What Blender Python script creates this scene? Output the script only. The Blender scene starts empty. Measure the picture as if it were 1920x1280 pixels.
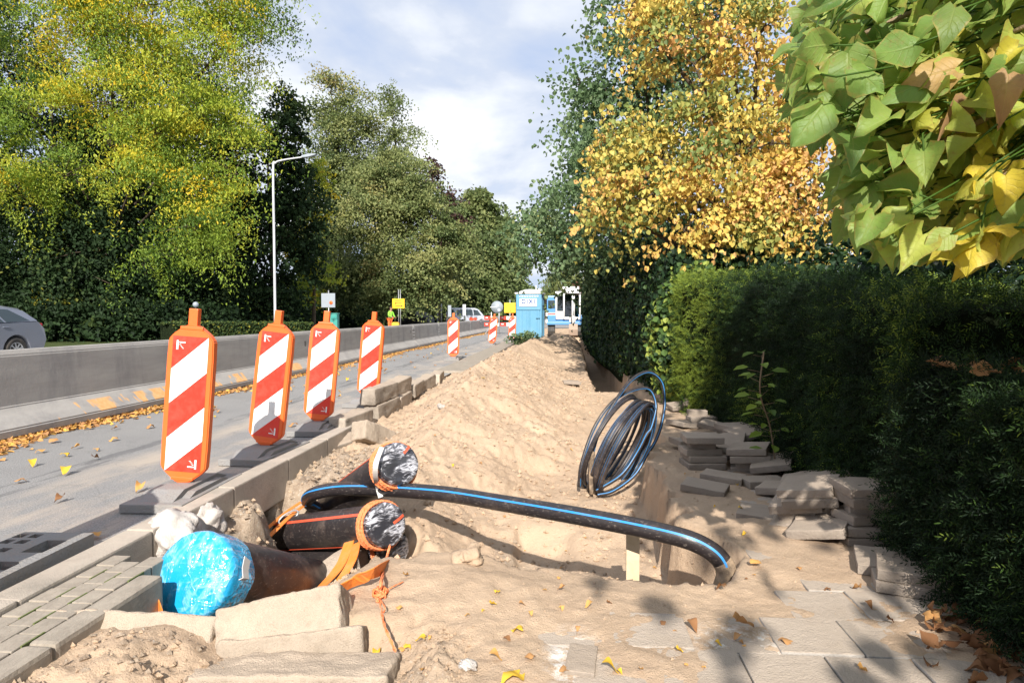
import bpy, bmesh, math, random
import numpy as np
from mathutils import Vector, Matrix, Quaternion

# ------------------------------------------------------------------ camera, sky, sun, exposure
S = bpy.context.scene
COL = S.collection
CAM_H = 1.2
cam_d = bpy.data.cameras.new('camera'); cam = bpy.data.objects.new('camera', cam_d); COL.objects.link(cam)
cam_d.sensor_width = 36.0; cam_d.lens = 24.0; cam_d.clip_start = 0.05; cam_d.clip_end = 3000
cam.location = (0, 0, CAM_H)
cam.rotation_euler = (math.radians(90 - 2.24), 0, math.radians(4.47))
S.camera = cam
SUN_EL, SUN_AZ = math.radians(32.5), math.radians(-1.5)      # light travels away from the camera along the road
S.view_settings.view_transform = 'Standard'; S.view_settings.look = 'None'
S.view_settings.exposure = 0.88; S.view_settings.gamma = 1.0
S.render.engine = 'CYCLES'
S.cycles.max_bounces = 6; S.cycles.diffuse_bounces = 3; S.cycles.glossy_bounces = 3
S.cycles.transmission_bounces = 4; S.cycles.transparent_max_bounces = 6
S.cycles.use_denoising = True
S.cycles.sample_clamp_indirect = 6

W = bpy.data.worlds.new('World'); S.world = W; W.use_nodes = True
nt = W.node_tree; nt.nodes.clear()
def N(t, **kw):
    n = nt.nodes.new(t)
    for k, v in kw.items(): setattr(n, k, v)
    return n
def L(a, b): nt.links.new(a, b)
def math_node(op, a, b=None, c=None):
    n = N('ShaderNodeMath', operation=op)
    for i, v in enumerate((a, b, c)):
        if v is None: continue
        if hasattr(v, 'node'): L(v, n.inputs[i])
        else: n.inputs[i].default_value = v
    return n.outputs[0]
def ramp(fac, stops, interp='LINEAR'):
    n = N('ShaderNodeValToRGB'); cr = n.color_ramp; cr.interpolation = interp
    while len(cr.elements) < len(stops): cr.elements.new(0.5)
    for e, (p, c) in zip(cr.elements, stops):
        e.position = p; e.color = (*c, 1) if len(c) == 3 else c
    if fac is not None: L(fac, n.inputs[0])
    return n.outputs[0]
def mixc(fac, a, b, mode='MIX'):
    n = N('ShaderNodeMix', data_type='RGBA', blend_type=mode)
    for i, v in ((0, fac), (6, a), (7, b)):
        if hasattr(v, 'node'): L(v, n.inputs[i])
        elif i == 0: n.inputs[0].default_value = v
        else: n.inputs[i].default_value = (*v, 1)
    return n.outputs[2]
def noise(vec, scale, detail=4, rough=0.55, dist=0.0):
    n = N('ShaderNodeTexNoise'); n.inputs['Scale'].default_value = scale
    n.inputs['Detail'].default_value = detail; n.inputs['Roughness'].default_value = rough
    n.inputs['Distortion'].default_value = dist
    if vec is not None: L(vec, n.inputs['Vector'])
    return n.outputs['Fac']

sky = N('ShaderNodeTexSky', sky_type='NISHITA'); sky.sun_disc = False
sky.sun_elevation = SUN_EL; sky.sun_rotation = math.radians(180) + SUN_AZ
tc = N('ShaderNodeTexCoord')
sep = N('ShaderNodeSeparateXYZ'); L(tc.outputs['Generated'], sep.inputs[0])
zz = math_node('MAXIMUM', math_node('ADD', sep.outputs[2], 0.22), 0.06)
cmb = N('ShaderNodeCombineXYZ')
L(math_node('DIVIDE', sep.outputs[0], zz), cmb.inputs[0]); L(math_node('DIVIDE', sep.outputs[1], zz), cmb.inputs[1])
big = noise(cmb.outputs[0], 1.35, 8, 0.55, 0.2)
def blob(az, el, inner, outer):
    d = Vector((math.sin(az) * math.cos(el), math.cos(az) * math.cos(el), math.sin(el)))
    n = N('ShaderNodeVectorMath', operation='DISTANCE'); L(tc.outputs['Generated'], n.inputs[0]); n.inputs[1].default_value = d
    m = N('ShaderNodeMapRange'); m.clamp = True; m.interpolation_type = 'SMOOTHSTEP'
    m.inputs[1].default_value = outer; m.inputs[2].default_value = inner
    L(n.outputs['Value'], m.inputs[0]); return m.outputs[0]
cum = blob(math.radians(-9.5), math.radians(14.0), 0.02, 0.16)      # the bright cumulus over the road
hole = blob(math.radians(-8.0), math.radians(28), 0.02, 0.11)       # a gap of blue above it
dens = math_node('ADD', big, math_node('MULTIPLY', cum, 0.13))
dens = math_node('SUBTRACT', dens, math_node('MULTIPLY', hole, 0.20))
veil = ramp(dens, [(0.26, (0.15,)*3), (0.40, (0.60,)*3), (0.52, (0.92,)*3), (0.66, (1,)*3)])
cl_tone = ramp(dens, [(0.36, (5.4, 6.0, 7.4)), (0.50, (6.3, 6.8, 7.8)), (0.60, (8.4, 8.7, 9.2)), (0.74, (10.4, 10.5, 10.6))])
blue = mixc(1.0, sky.outputs[0], (0.90, 1.0, 1.12), 'MULTIPLY')
skyc = mixc(veil, mixc(0.6, blue, (3.9, 5.6, 9.0)), cl_tone)
bg = N('ShaderNodeBackground'); bg.inputs['Strength'].default_value = 0.066
L(skyc, bg.inputs[0])
wo = N('ShaderNodeOutputWorld'); L(bg.outputs[0], wo.inputs[0])

sl = bpy.data.lights.new('sun', 'SUN'); sl.energy = 4.6; sl.angle = math.radians(0.55); sl.color = (1.0, 0.945, 0.865)
so = bpy.data.objects.new('sun', sl); COL.objects.link(so)
sdir = Vector((math.sin(SUN_AZ) * math.cos(SUN_EL), math.cos(SUN_AZ) * math.cos(SUN_EL), -math.sin(SUN_EL)))
so.rotation_euler = sdir.to_track_quat('-Z', 'Y').to_euler(); so.location = (-4, -20, 20)

# ------------------------------------------------------------------ placement helpers
CR = cam.rotation_euler.to_matrix()
def ray(px, py):
    return CR @ Vector(((px - 960) / 1280, (640 - py) / 1280, -1))
def at(px, py, Y):
    r = ray(px, py); return Vector((0, 0, CAM_H)) + r * (Y / r.y)
def gz(px, py, z=0.0):
    r = ray(px, py); return Vector((0, 0, CAM_H)) + r * ((z - CAM_H) / r.z)
R = math.radians
rnd = random.Random(7)

# ------------------------------------------------------------------ materials
MATS = {}
def new_mat(name):
    global nt
    m = bpy.data.materials.new(name); m.use_nodes = True; nt = m.node_tree; nt.nodes.clear(); MATS[name] = m
    return m
def finish(bsdf):
    o = N('ShaderNodeOutputMaterial'); L(bsdf, o.inputs[0])
def principled(col, rough=0.6, metal=0.0, normal=None, spec=0.5, **kw):
    b = N('ShaderNodeBsdfPrincipled')
    if hasattr(col, 'node'): L(col, b.inputs['Base Color'])
    else: b.inputs['Base Color'].default_value = (*col, 1)
    if hasattr(rough, 'node'): L(rough, b.inputs['Roughness'])
    else: b.inputs['Roughness'].default_value = rough
    b.inputs['Metallic'].default_value = metal; b.inputs['Specular IOR Level'].default_value = spec
    for k, v in kw.items(): b.inputs[k].default_value = v
    if normal is not None: L(normal, b.inputs['Normal'])
    return b
def bump(h, strength=0.5, dist=0.02):
    n = N('ShaderNodeBump'); n.inputs['Strength'].default_value = strength; n.inputs['Distance'].default_value = dist
    L(h, n.inputs['Height']); return n.outputs[0]
def objco(): return N('ShaderNodeTexCoord').outputs['Object']
def worldpos(): return N('ShaderNodeNewGeometry').outputs['Position']
def scaled(vec, s):
    n = N('ShaderNodeMapping'); n.inputs['Scale'].default_value = s; L(vec, n.inputs[0]); return n.outputs[0]
def attr(name):
    return N('ShaderNodeAttribute', attribute_name=name).outputs['Fac']

def paint(name, col, rough=0.45, dirt=0.25, scale=4.0, metal=0.0, dirtcol=(0.25, 0.2, 0.15), spec=0.5, bumpy=0.0):
    m = new_mat(name); co = objco()
    f = ramp(noise(co, scale, 6, 0.65), [(0.42, (0,)*3), (0.75, (dirt,)*3)])
    c = mixc(f, col, dirtcol)
    nm = bump(noise(co, 60, 3), bumpy, 0.01) if bumpy else None
    finish(principled(c, rough, metal, nm, spec).outputs[0]); return m
def stone(name, c0, c1, scale=9.0, rough=0.9, bstr=0.6, stain=(0.12, 0.10, 0.08), stain_amt=0.5, sand=0.0):
    m = new_mat(name); co = objco()
    oi = N('ShaderNodeObjectInfo')
    v = N('ShaderNodeVectorMath', operation='ADD'); L(co, v.inputs[0])
    sc = N('ShaderNodeVectorMath', operation='SCALE'); L(oi.outputs['Random'], sc.inputs['Scale']); sc.inputs[0].default_value = (37, 19, 53)
    L(sc.outputs[0], v.inputs[1]); co = v.outputs[0]
    c = mixc(ramp(noise(co, scale, 8, 0.7), [(0.3, (0,)*3), (0.7, (1,)*3)]), c0, c1)
    c = mixc(ramp(noise(co, scale * 0.5, 5, 0.7), [(0.5, (0,)*3), (0.72, (stain_amt,)*3)]), c, stain)
    br = N('ShaderNodeMapRange'); L(oi.outputs['Random'], br.inputs[0]); br.inputs[3].default_value = 0.78; br.inputs[4].default_value = 1.15
    vv = N('ShaderNodeVectorMath', operation='SCALE'); L(c, vv.inputs[0]); L(br.outputs[0], vv.inputs['Scale']); c = vv.outputs[0]
    if sand:
        g = N('ShaderNodeNewGeometry'); s = N('ShaderNodeSeparateXYZ'); L(g.outputs['Normal'], s.inputs[0])
        up = ramp(math_node('MULTIPLY', s.outputs[2], math_node('ADD', noise(co, 6, 6, 0.65), 0.42)), [(0.42, (0,)*3), (0.75, (sand,)*3)])
        c = mixc(up, c, (0.49, 0.385, 0.29))
    h = math_node('ADD', noise(co, 28, 7, 0.75), math_node('MULTIPLY', noise(co, 160, 2), 0.6))
    finish(principled(c, rough, 0, bump(h, bstr, 0.012), 0.25).outputs[0]); return m
def leaf_mat(name, stops, trans=0.35, rough=0.55, spec=0.3, tboost=1.5, veins=False):
    m = new_mat(name)
    c = ramp(attr('tint'), stops)
    if veins:
        co = objco()
        c = mixc(ramp(noise(co, 5, 3, 0.6), [(0.45, (0,)*3), (0.72, (0.28,)*3)]), c, (0.48, 0.46, 0.09))
        c = mixc(ramp(noise(co, 26, 6, 0.75), [(0.54, (0,)*3), (0.70, (0.6,)*3)]), c, (0.27, 0.17, 0.06))
        edge = ramp(math_node('ADD', math_node('ABSOLUTE', attr('across')), math_node('MULTIPLY', math_node('SUBTRACT', noise(co, 30, 4, 0.7), 0.5), 0.9)), [(0.86, (0,)*3), (1.08, (0.5,)*3)])
        c = mixc(edge, c, (0.40, 0.27, 0.08))
    nm = None
    if veins:
        al = math_node('ABSOLUTE', attr('across')); ph_ = math_node('MULTIPLY', math_node('SUBTRACT', attr('along'), math_node('MULTIPLY', al, 0.30)), 6.5)
        side = math_node('ABSOLUTE', math_node('SUBTRACT', math_node('FRACT', ph_), 0.5))
        vein = math_node('MAXIMUM', ramp(side, [(0.0, (0.8,)*3), (0.09, (0,)*3)]), ramp(al, [(0.0, (1,)*3), (0.07, (0,)*3)]))
        c = mixc(math_node('MULTIPLY', vein, 0.15), c, (0.50, 0.50, 0.20))
        nm = bump(math_node('SUBTRACT', math_node('MULTIPLY', noise(objco(), 32, 4, 0.6), 1.2), math_node('MULTIPLY', vein, 0.5)), 0.45, 0.006)
    b = principled(c, rough, 0, nm, spec)
    t = N('ShaderNodeBsdfTranslucent')
    bc = N('ShaderNodeVectorMath', operation='SCALE'); L(c, bc.inputs[0]); bc.inputs['Scale'].default_value = tboost; L(bc.outputs[0], t.inputs[0])
    mx = N('ShaderNodeMixShader'); mx.inputs[0].default_value = trans
    L(b.outputs[0], mx.inputs[1]); L(t.outputs[0], mx.inputs[2]); finish(mx.outputs[0]); return m

# sand
new_mat('sand'); P = worldpos(); soil = attr('soil')
c = mixc(ramp(noise(P, 1.1, 6, 0.6), [(0.35, (0,)*3), (0.7, (1,)*3)]), (0.535, 0.395, 0.275), (0.455, 0.328, 0.225))
c = mixc(ramp(noise(P, 3.3, 7, 0.65, 0.4), [(0.54, (0,)*3), (0.72, (0.5,)*3)]), c, (0.37, 0.26, 0.175))
c = mixc(ramp(noise(P, 55, 3, 0.7), [(0.55, (0,)*3), (0.8, (0.35,)*3)]), c, (0.66, 0.53, 0.40))
c = mixc(ramp(noise(scaled(P, (1, 1, 0.6)), 0.9, 8, 0.75, 0.8), [(0.58, (0,)*3), (0.70, (0.4,)*3)]), c, (0.37, 0.262, 0.18))
c = mixc(ramp(noise(P, 140, 2, 0.7), [(0.60, (0,)*3), (0.75, (0.5,)*3)]), c, (0.25, 0.17, 0.11))
lime = ramp(attr('lime'), [(0.3, (0,)*3), (0.8, (1,)*3)])
lime = math_node('MULTIPLY', lime, ramp(noise(P, 14, 6, 0.75), [(0.46, (0,)*3), (0.6, (1,)*3)]))
c = mixc(lime, c, (0.80, 0.76, 0.70))
c2 = mixc(ramp(noise(P, 12, 7, 0.75), [(0.35, (0,)*3), (0.68, (1,)*3)]), (0.27, 0.20, 0.145), (0.45, 0.36, 0.27))
c2 = mixc(ramp(noise(P, 60, 3, 0.7), [(0.60, (0,)*3), (0.68, (0.8,)*3)]), c2, (0.6, 0.55, 0.48))
c = mixc(soil, c, c2)
h = math_node('ADD', noise(P, 24, 9, 0.78), math_node('MULTIPLY', noise(P, 130, 3, 0.7), 0.5))
h = math_node('ADD', h, math_node('MULTIPLY', noise(P, 7, 4), 0.8))
finish(principled(c, 0.95, 0, bump(h, 0.7, 0.026), 0.1).outputs[0])
# asphalt with sand drifts beside the kerb
new_mat('asphalt'); P = worldpos()
c = mixc(ramp(noise(P, 0.7, 5, 0.6), [(0.35, (0,)*3), (0.7, (1,)*3)]), (0.26, 0.252, 0.245), (0.335, 0.325, 0.312))
c = mixc(ramp(noise(P, 95, 2, 0.8), [(0.40, (0,)*3), (0.64, (1,)*3)]), mixc(0.45, c, (0.06, 0.06, 0.065)), mixc(0.25, c, (0.48, 0.46, 0.44)))
sx = N('ShaderNodeSeparateXYZ'); L(P, sx.inputs[0])
def band(v, a, b, e):
    m1 = N('ShaderNodeMapRange'); m1.interpolation_type = 'SMOOTHSTEP'; L(v, m1.inputs[0]); m1.inputs[1].default_value = a - e; m1.inputs[2].default_value = a
    m2 = N('ShaderNodeMapRange'); m2.interpolation_type = 'SMOOTHSTEP'; L(v, m2.inputs[0]); m2.inputs[1].default_value = b; m2.inputs[2].default_value = b + e
    return math_node('SUBTRACT', m1.outputs[0], m2.outputs[0])
drift = math_node('MULTIPLY', band(sx.outputs[0], -3.35, -2.3, 0.55), ramp(noise(scaled(P, (1.6, 0.55, 1)), 1.5, 6, 0.65), [(0.44, (0,)*3), (0.66, (0.8,)*3)]))
c = mixc(drift, c, (0.46, 0.385, 0.31))
tar = math_node('MULTIPLY', band(sx.outputs[0], -3.9, -3.7, 0.06), ramp(noise(scaled(P, (6, 0.7, 1)), 1.2, 5, 0.7), [(0.48, (0,)*3), (0.56, (0.55,)*3)]))
c = mixc(tar, c, (0.09, 0.09, 0.095))
crack = N('ShaderNodeTexVoronoi', feature='DISTANCE_TO_EDGE'); crack.inputs['Scale'].default_value = 0.55
wv = N('ShaderNodeVectorMath', operation='ADD'); L(P, wv.inputs[0])
nn = N('ShaderNodeTexNoise'); nn.inputs['Scale'].default_value = 2.5; nn.inputs['Detail'].default_value = 5; L(P, nn.inputs['Vector']); L(nn.outputs['Color'], wv.inputs[1])
L(wv.outputs[0], crack.inputs['Vector'])
c = mixc(ramp(crack.outputs['Distance'], [(0.0, (0.22,)*3), (0.010, (0,)*3)]), c, (0.09, 0.09, 0.09))
finish(principled(c, 0.88, 0, bump(noise(P, 110, 3, 0.8), 0.8, 0.008), 0.25).outputs[0])
# earth with grass tone
new_mat('earth'); P = worldpos()
c = mixc(ramp(noise(P, 0.5, 7, 0.65), [(0.35, (0,)*3), (0.65, (1,)*3)]), (0.035, 0.055, 0.018), (0.085, 0.10, 0.035))
finish(principled(c, 0.95, 0, bump(noise(P, 12, 6, 0.7), 0.9, 0.06), 0.1).outputs[0])

concrete_b = new_mat('barrier concrete'); co = objco(); P = worldpos()
st = scaled(P, (1.0, 0.35, 2.6))
c = mixc(ramp(noise(st, 2.2, 7, 0.7), [(0.32, (0,)*3), (0.7, (1,)*3)]), (0.31, 0.29, 0.27), (0.42, 0.395, 0.365))
c = mixc(ramp(noise(scaled(P, (1, 0.55, 0.18)), 3.5, 5, 0.7), [(0.5, (0,)*3), (0.74, (0.55,)*3)]), c, (0.17, 0.165, 0.175))
c = mixc(ramp(noise(scaled(P, (1, 1.2, 0.35)), 9, 6, 0.75), [(0.58, (0,)*3), (0.76, (0.35,)*3)]), c, (0.46, 0.44, 0.41))
sz = N('ShaderNodeSeparateXYZ'); L(P, sz.inputs[0])
rust = math_node('MULTIPLY', band(sz.outputs[2], 0.125, 0.235, 0.018), ramp(noise(scaled(P, (0.4, 1.0, 0.5)), 1.55, 4, 0.72), [(0.50, (0,)*3), (0.53, (1,)*3)]))
ym = N('ShaderNodeMapRange'); L(sz.outputs[1], ym.inputs[0]); ym.inputs[1].default_value = 15.5; ym.inputs[2].default_value = 13.0
xm = math_node('GREATER_THAN', sz.outputs[0], -5.6)
rust = math_node('MULTIPLY', math_node('MULTIPLY', rust, ym.outputs[0]), xm)
oc = mixc(ramp(noise(P, 16, 5, 0.7), [(0.35, (0,)*3), (0.65, (1,)*3)]), (0.62, 0.32, 0.12), (0.70, 0.42, 0.20))
c = mixc(rust, c, oc)
finish(principled(c, 0.85, 0, bump(noise(P, 30, 6, 0.7), 0.25, 0.01), 0.3).outputs[0])

kerb_m = stone('kerb concrete', (0.34, 0.29, 0.24), (0.46, 0.40, 0.33), 7, 0.9, 0.5, (0.17, 0.15, 0.125), 0.6)
dirtykerb_m = stone('dirty kerb concrete', (0.33, 0.28, 0.23), (0.46, 0.40, 0.33), 7, 0.93, 0.9, (0.09, 0.07, 0.055), 0.9, sand=0.6)
block_m = stone('kerb block concrete', (0.33, 0.27, 0.21), (0.47, 0.385, 0.30), 12, 0.95, 1.0, (0.15, 0.12, 0.09), 0.75, sand=0.6)
slab_m = stone('slab concrete', (0.25, 0.208, 0.17), (0.37, 0.31, 0.255), 10, 0.92, 0.7, (0.13, 0.11, 0.095), 0.6, sand=0.45)
dusty_m = stone('dusty slab', (0.29, 0.265, 0.24), (0.40, 0.365, 0.325), 10, 0.92, 0.8, (0.16, 0.14, 0.12), 0.6, sand=0.6)
plaster_m = stone('white plaster', (0.46, 0.41, 0.365), (0.60, 0.565, 0.53), 9, 0.95, 1.0, (0.30, 0.22, 0.165), 0.8)
pav_m = new_mat('paver bricks'); P = worldpos()
c = mixc(ramp(noise(P, 9, 7, 0.7), [(0.3, (0,)*3), (0.7, (1,)*3)]), (0.25, 0.215, 0.175), (0.37, 0.32, 0.26))
c = mixc(ramp(noise(scaled(P, (7, 1, 1)), 9, 5, 0.7), [(0.54, (0,)*3), (0.68, (0.5,)*3)]), c, (0.2, 0.17, 0.14))
finish(principled(c, 0.92, 0, bump(noise(scaled(P, (4, 1, 1)), 30, 5, 0.7), 0.6, 0.008), 0.2).outputs[0])
moss_m = paint('moss', (0.10, 0.13, 0.03), 0.95, 0.6, 25, dirtcol=(0.2, 0.16, 0.1), bumpy=0.6)
orange_m = paint('orange plastic', (0.80, 0.125, 0.018), 0.42, 0.22, 9, dirtcol=(0.5, 0.16, 0.06))
red_m = paint('red reflective', (0.72, 0.030, 0.012), 0.4, 0.45, 14, dirtcol=(0.55, 0.12, 0.08))
white_m = paint('white reflective', (0.84, 0.83, 0.81), 0.4, 0.38, 14, dirtcol=(0.55, 0.50, 0.44))
white_p = paint('white paint', (0.78, 0.78, 0.77), 0.4, 0.2, 3, dirtcol=(0.5, 0.47, 0.42))
rubber_m = paint('recycled rubber', (0.23, 0.225, 0.22), 0.85, 0.8, 7, dirtcol=(0.24, 0.21, 0.18), bumpy=0.8)
black_m = paint('black rubber', (0.02, 0.02, 0.02), 0.7, 0.3, 6)
steel_m = paint('galvanised steel', (0.46, 0.47, 0.48), 0.45, 0.3, 6, metal=0.6, dirtcol=(0.3, 0.29, 0.27))
signback_m = paint('sign back grey', (0.26, 0.30, 0.34), 0.5, 0.3, 5)
pole_m = paint('painted pole', (0.50, 0.51, 0.53), 0.45, 0.25, 5)
yellow_m = paint('yellow sign', (0.85, 0.50, 0.01), 0.45, 0.12, 5)
dark_m = paint('dark marks', (0.02, 0.02, 0.022), 0.6, 0.1)
bluepl_m = paint('toilet blue plastic', (0.095, 0.265, 0.40), 0.5, 0.25, 3, dirtcol=(0.22, 0.36, 0.44))
blueshade_m = paint('toilet trim blue', (0.05, 0.19, 0.30), 0.5, 0.2, 3)
exblue_m = paint('excavator blue', (0.07, 0.24, 0.50), 0.4, 0.25, 3)
lettering_m = paint('lettering blue', (0.03, 0.08, 0.22), 0.5, 0.0)
silver_m = paint('car paint grey', (0.24, 0.26, 0.31), 0.28, 0.1, 2, metal=0.45)
vanwhite_m = paint('van paint', (0.46, 0.49, 0.55), 0.35, 0.15, 2)
darkcar_m = paint('dark car paint', (0.03, 0.032, 0.036), 0.25, 0.1, 2, metal=0.3)
m = new_mat('car glass'); finish(principled((0.035, 0.05, 0.055), 0.06, 0, None, 0.8).outputs[0]); glass_m = m
m = new_mat('cab glass'); g = N('ShaderNodeBsdfTransparent'); g.inputs[0].default_value = (0.20, 0.34, 0.36, 1)
gl = N('ShaderNodeBsdfGlossy'); gl.inputs['Roughness'].default_value = 0.03
mx = N('ShaderNodeMixShader'); mx.inputs[0].default_value = 0.14; L(g.outputs[0], mx.inputs[1]); L(gl.outputs[0], mx.inputs[2]); finish(mx.outputs[0]); cabglass_m = m
m = new_mat('tail lamp'); finish(principled((0.5, 0.015, 0.02), 0.15, 0, None, 0.7).outputs[0]); tail_m = m
wood_m = stone('raw wood', (0.50, 0.38, 0.24), (0.62, 0.49, 0.34), 12, 0.8, 0.3, (0.36, 0.25, 0.15), 0.4)
bark_m = stone('bark', (0.07, 0.05, 0.035), (0.15, 0.115, 0.08), 6, 0.95, 1.0, (0.03, 0.03, 0.02), 0.5)
twig_m = stone('twig', (0.22, 0.15, 0.09), (0.32, 0.24, 0.15), 9, 0.85, 0.5, (0.1, 0.08, 0.05), 0.3)

# plastic pipes: scuffed black polyethylene
m = new_mat('black pipe'); co = objco(); P = worldpos()
c = mixc(ramp(noise(scaled(P, (5, 2.2, 9)), 9, 7, 0.75), [(0.56, (0,)*3), (0.72, (0.7,)*3)]), (0.022, 0.018, 0.019), (0.28, 0.235, 0.20))
c = mixc(ramp(noise(P, 5, 5, 0.7), [(0.52, (0,)*3), (0.75, (0.5,)*3)]), c, (0.17, 0.125, 0.10))
finish(principled(c, ramp(noise(P, 8, 5), [(0.3, (0.3,)*3), (0.7, (0.55,)*3)]), 0, bump(noise(P, 90, 3), 0.1, 0.005), 0.5).outputs[0]); pipe_m = m
m = new_mat('sandy pipe'); P = worldpos()
c = mixc(ramp(noise(P, 7, 6, 0.7), [(0.4, (0,)*3), (0.6, (1,)*3)]), (0.12, 0.09, 0.065), (0.42, 0.31, 0.21))
finish(principled(c, 0.8, 0, None, 0.2).outputs[0]); sandpipe_m = m
redstripe_m = paint('orange red stripe', (0.66, 0.085, 0.035), 0.45, 0.3, 14, dirtcol=(0.25, 0.15, 0.1))
bluestripe_m = paint('blue stripe', (0.02, 0.24, 0.62), 0.4, 0.4, 14, dirtcol=(0.2, 0.18, 0.16))
coilblue_m = paint('coil stripe', (0.03, 0.20, 0.46), 0.4, 0.4, 14, dirtcol=(0.2, 0.18, 0.16))
def film(name, col, hi, dirs, amt):
    """stretched plastic film: long sharp creases in a few directions, with their sun glints mixed into the colour"""
    m = new_mat(name); co = objco()
    w = N('ShaderNodeVectorMath', operation='ADD'); L(co, w.inputs[0])
    nn = N('ShaderNodeTexNoise'); nn.inputs['Scale'].default_value = 7; nn.inputs['Detail'].default_value = 2; L(co, nn.inputs['Vector'])
    ns = N('ShaderNodeVectorMath', operation='SCALE'); L(nn.outputs['Color'], ns.inputs[0]); ns.inputs['Scale'].default_value = 0.07; L(ns.outputs[0], w.inputs[1])
    h = None; c = col
    for k, (ang, sc, st) in enumerate(dirs):
        mp = N('ShaderNodeMapping'); mp.inputs['Rotation'].default_value = (0, 0, math.radians(ang)); L(w.outputs[0], mp.inputs[0])
        v = scaled(mp.outputs[0], (sc, sc / st, sc * 0.25))
        a = noise(v, 1.0, 3, 0.5, 0.2)
        rid = math_node('SUBTRACT', 1.0, math_node('MULTIPLY', math_node('ABSOLUTE', math_node('SUBTRACT', a, 0.5)), 12.0))
        rid = math_node('MAXIMUM', rid, 0.0)
        msk = ramp(noise(co, 9 + 3 * k, 3, 0.6), [(0.42, (0,)*3), (0.58, (1,)*3)])
        rid = math_node('MULTIPLY', rid, msk)
        h = rid if h is None else math_node('ADD', h, rid)
        c = mixc(math_node('MULTIPLY', math_node('POWER', rid, 2.5), amt), c, hi)  # pale highlight along each crease painted into the film colour
    finish(principled(c, 0.14, 0, bump(h, 0.5, 0.006), 0.6, **{'Coat Weight': 0.5, 'Coat Roughness': 0.06}).outputs[0]); return m
bluefilm_m = film('blue wrapping film', (0.010, 0.30, 0.56), (0.50, 0.76, 0.90), ((20, 17, 6), (75, 22, 7), (-38, 15, 6), (5, 40, 9)), 0.32)
clearfilm_m = film('clear film over dark pipe', (0.030, 0.030, 0.036), (0.72, 0.72, 0.78), ((82, 26, 9), (68, 36, 8), (100, 50, 9)), 0.8)
tape_m = paint('clear tape', (0.52, 0.50, 0.47), 0.25, 0.3, 12, dirtcol=(0.7, 0.7, 0.7))
strap_m = paint('orange webbing', (0.72, 0.20, 0.025), 0.75, 0.45, 18, dirtcol=(0.55, 0.26, 0.12), bumpy=0.4)
rope_m = paint('orange rope', (0.80, 0.20, 0.06), 0.8, 0.5, 40, dirtcol=(0.72, 0.42, 0.26), bumpy=0.9)
skin_m = paint('skin', (0.42, 0.22, 0.15), 0.6, 0.1)
hair_m = paint('hair', (0.04, 0.025, 0.018), 0.8, 0.0)
hivis_m = paint('hi vis green', (0.28, 0.72, 0.06), 0.7, 0.2, 9)
hivisor_m = paint('hi vis orange', (0.85, 0.17, 0.03), 0.7, 0.2, 9)
workblue_m = paint('work blue', (0.05, 0.10, 0.36), 0.8, 0.2, 9)
teal_m = paint('teal', (0.03, 0.28, 0.24), 0.5, 0.2)

LM = dict(
 yellowgreen=leaf_mat('leaf yellow green', [(0, (0.020, 0.045, 0.012)), (0.36, (0.10, 0.175, 0.026)), (0.62, (0.27, 0.355, 0.045)), (0.84, (0.47, 0.47, 0.05)), (1, (0.62, 0.46, 0.03))], 0.36, tboost=1.45),
 dark=leaf_mat('leaf dark green', [(0, (0.008, 0.018, 0.007)), (0.6, (0.027, 0.052, 0.018)), (0.9, (0.085, 0.115, 0.030)), (1, (0.25, 0.23, 0.03))], 0.22, 0.65, 0.15),
 olive=leaf_mat('leaf olive', [(0, (0.030, 0.054, 0.018)), (0.45, (0.125, 0.165, 0.056)), (0.8, (0.27, 0.285, 0.105)), (1, (0.36, 0.29, 0.11))], 0.34, tboost=1.4),
 copper=leaf_mat('leaf copper', [(0, (0.020, 0.012, 0.012)), (0.6, (0.075, 0.038, 0.032)), (1, (0.16, 0.075, 0.055))], 0.25),
 limeyellow=leaf_mat('leaf lime yellow', [(0, (0.055, 0.095, 0.028)), (0.34, (0.19, 0.24, 0.065)), (0.60, (0.52, 0.43, 0.10)), (0.82, (0.68, 0.47, 0.11)), (1, (0.62, 0.36, 0.13))], 0.28, tboost=1.15),
 limegreen=leaf_mat('leaf lime green', [(0, (0.034, 0.068, 0.028)), (0.5, (0.11, 0.175, 0.075)), (0.86, (0.22, 0.28, 0.14)), (0.95, (0.45, 0.36, 0.05)), (1, (0.60, 0.40, 0.03))], 0.33),
 willow=leaf_mat('leaf willow', [(0, (0.10, 0.14, 0.05)), (1, (0.26, 0.28, 0.10))], 0.35),
 yew=leaf_mat('yew needles', [(0, (0.004, 0.010, 0.005)), (0.6, (0.016, 0.036, 0.011)), (0.88, (0.050, 0.095, 0.018)), (1, (0.19, 0.25, 0.035))], 0.2, 0.55, 0.2),
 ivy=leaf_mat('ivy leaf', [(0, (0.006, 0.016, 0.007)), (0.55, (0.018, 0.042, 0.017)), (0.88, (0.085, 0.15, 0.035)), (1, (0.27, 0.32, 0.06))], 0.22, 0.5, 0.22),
 catalpa=leaf_mat('catalpa leaf', [(0, (0.075, 0.155, 0.038)), (0.30, (0.19, 0.30, 0.070)), (0.55, (0.42, 0.46, 0.09)), (0.78, (0.62, 0.48, 0.05)), (0.88, (0.58, 0.42, 0.13)), (0.94, (0.40, 0.23, 0.13)), (1, (0.28, 0.14, 0.09))], 0.46, 0.5, 0.35, 1.6, veins=True),
 litter=leaf_mat('fallen leaf', [(0, (0.15, 0.065, 0.03)), (0.3, (0.42, 0.22, 0.095)), (0.6, (0.60, 0.33, 0.10)), (0.8, (0.64, 0.38, 0.08)), (1, (0.66, 0.42, 0.04))], 0.15, 0.7, 0.2, 1.0),
 sapling=leaf_mat('sapling leaf', [(0, (0.07, 0.14, 0.02)), (1, (0.24, 0.34, 0.05))], 0.4))
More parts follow.
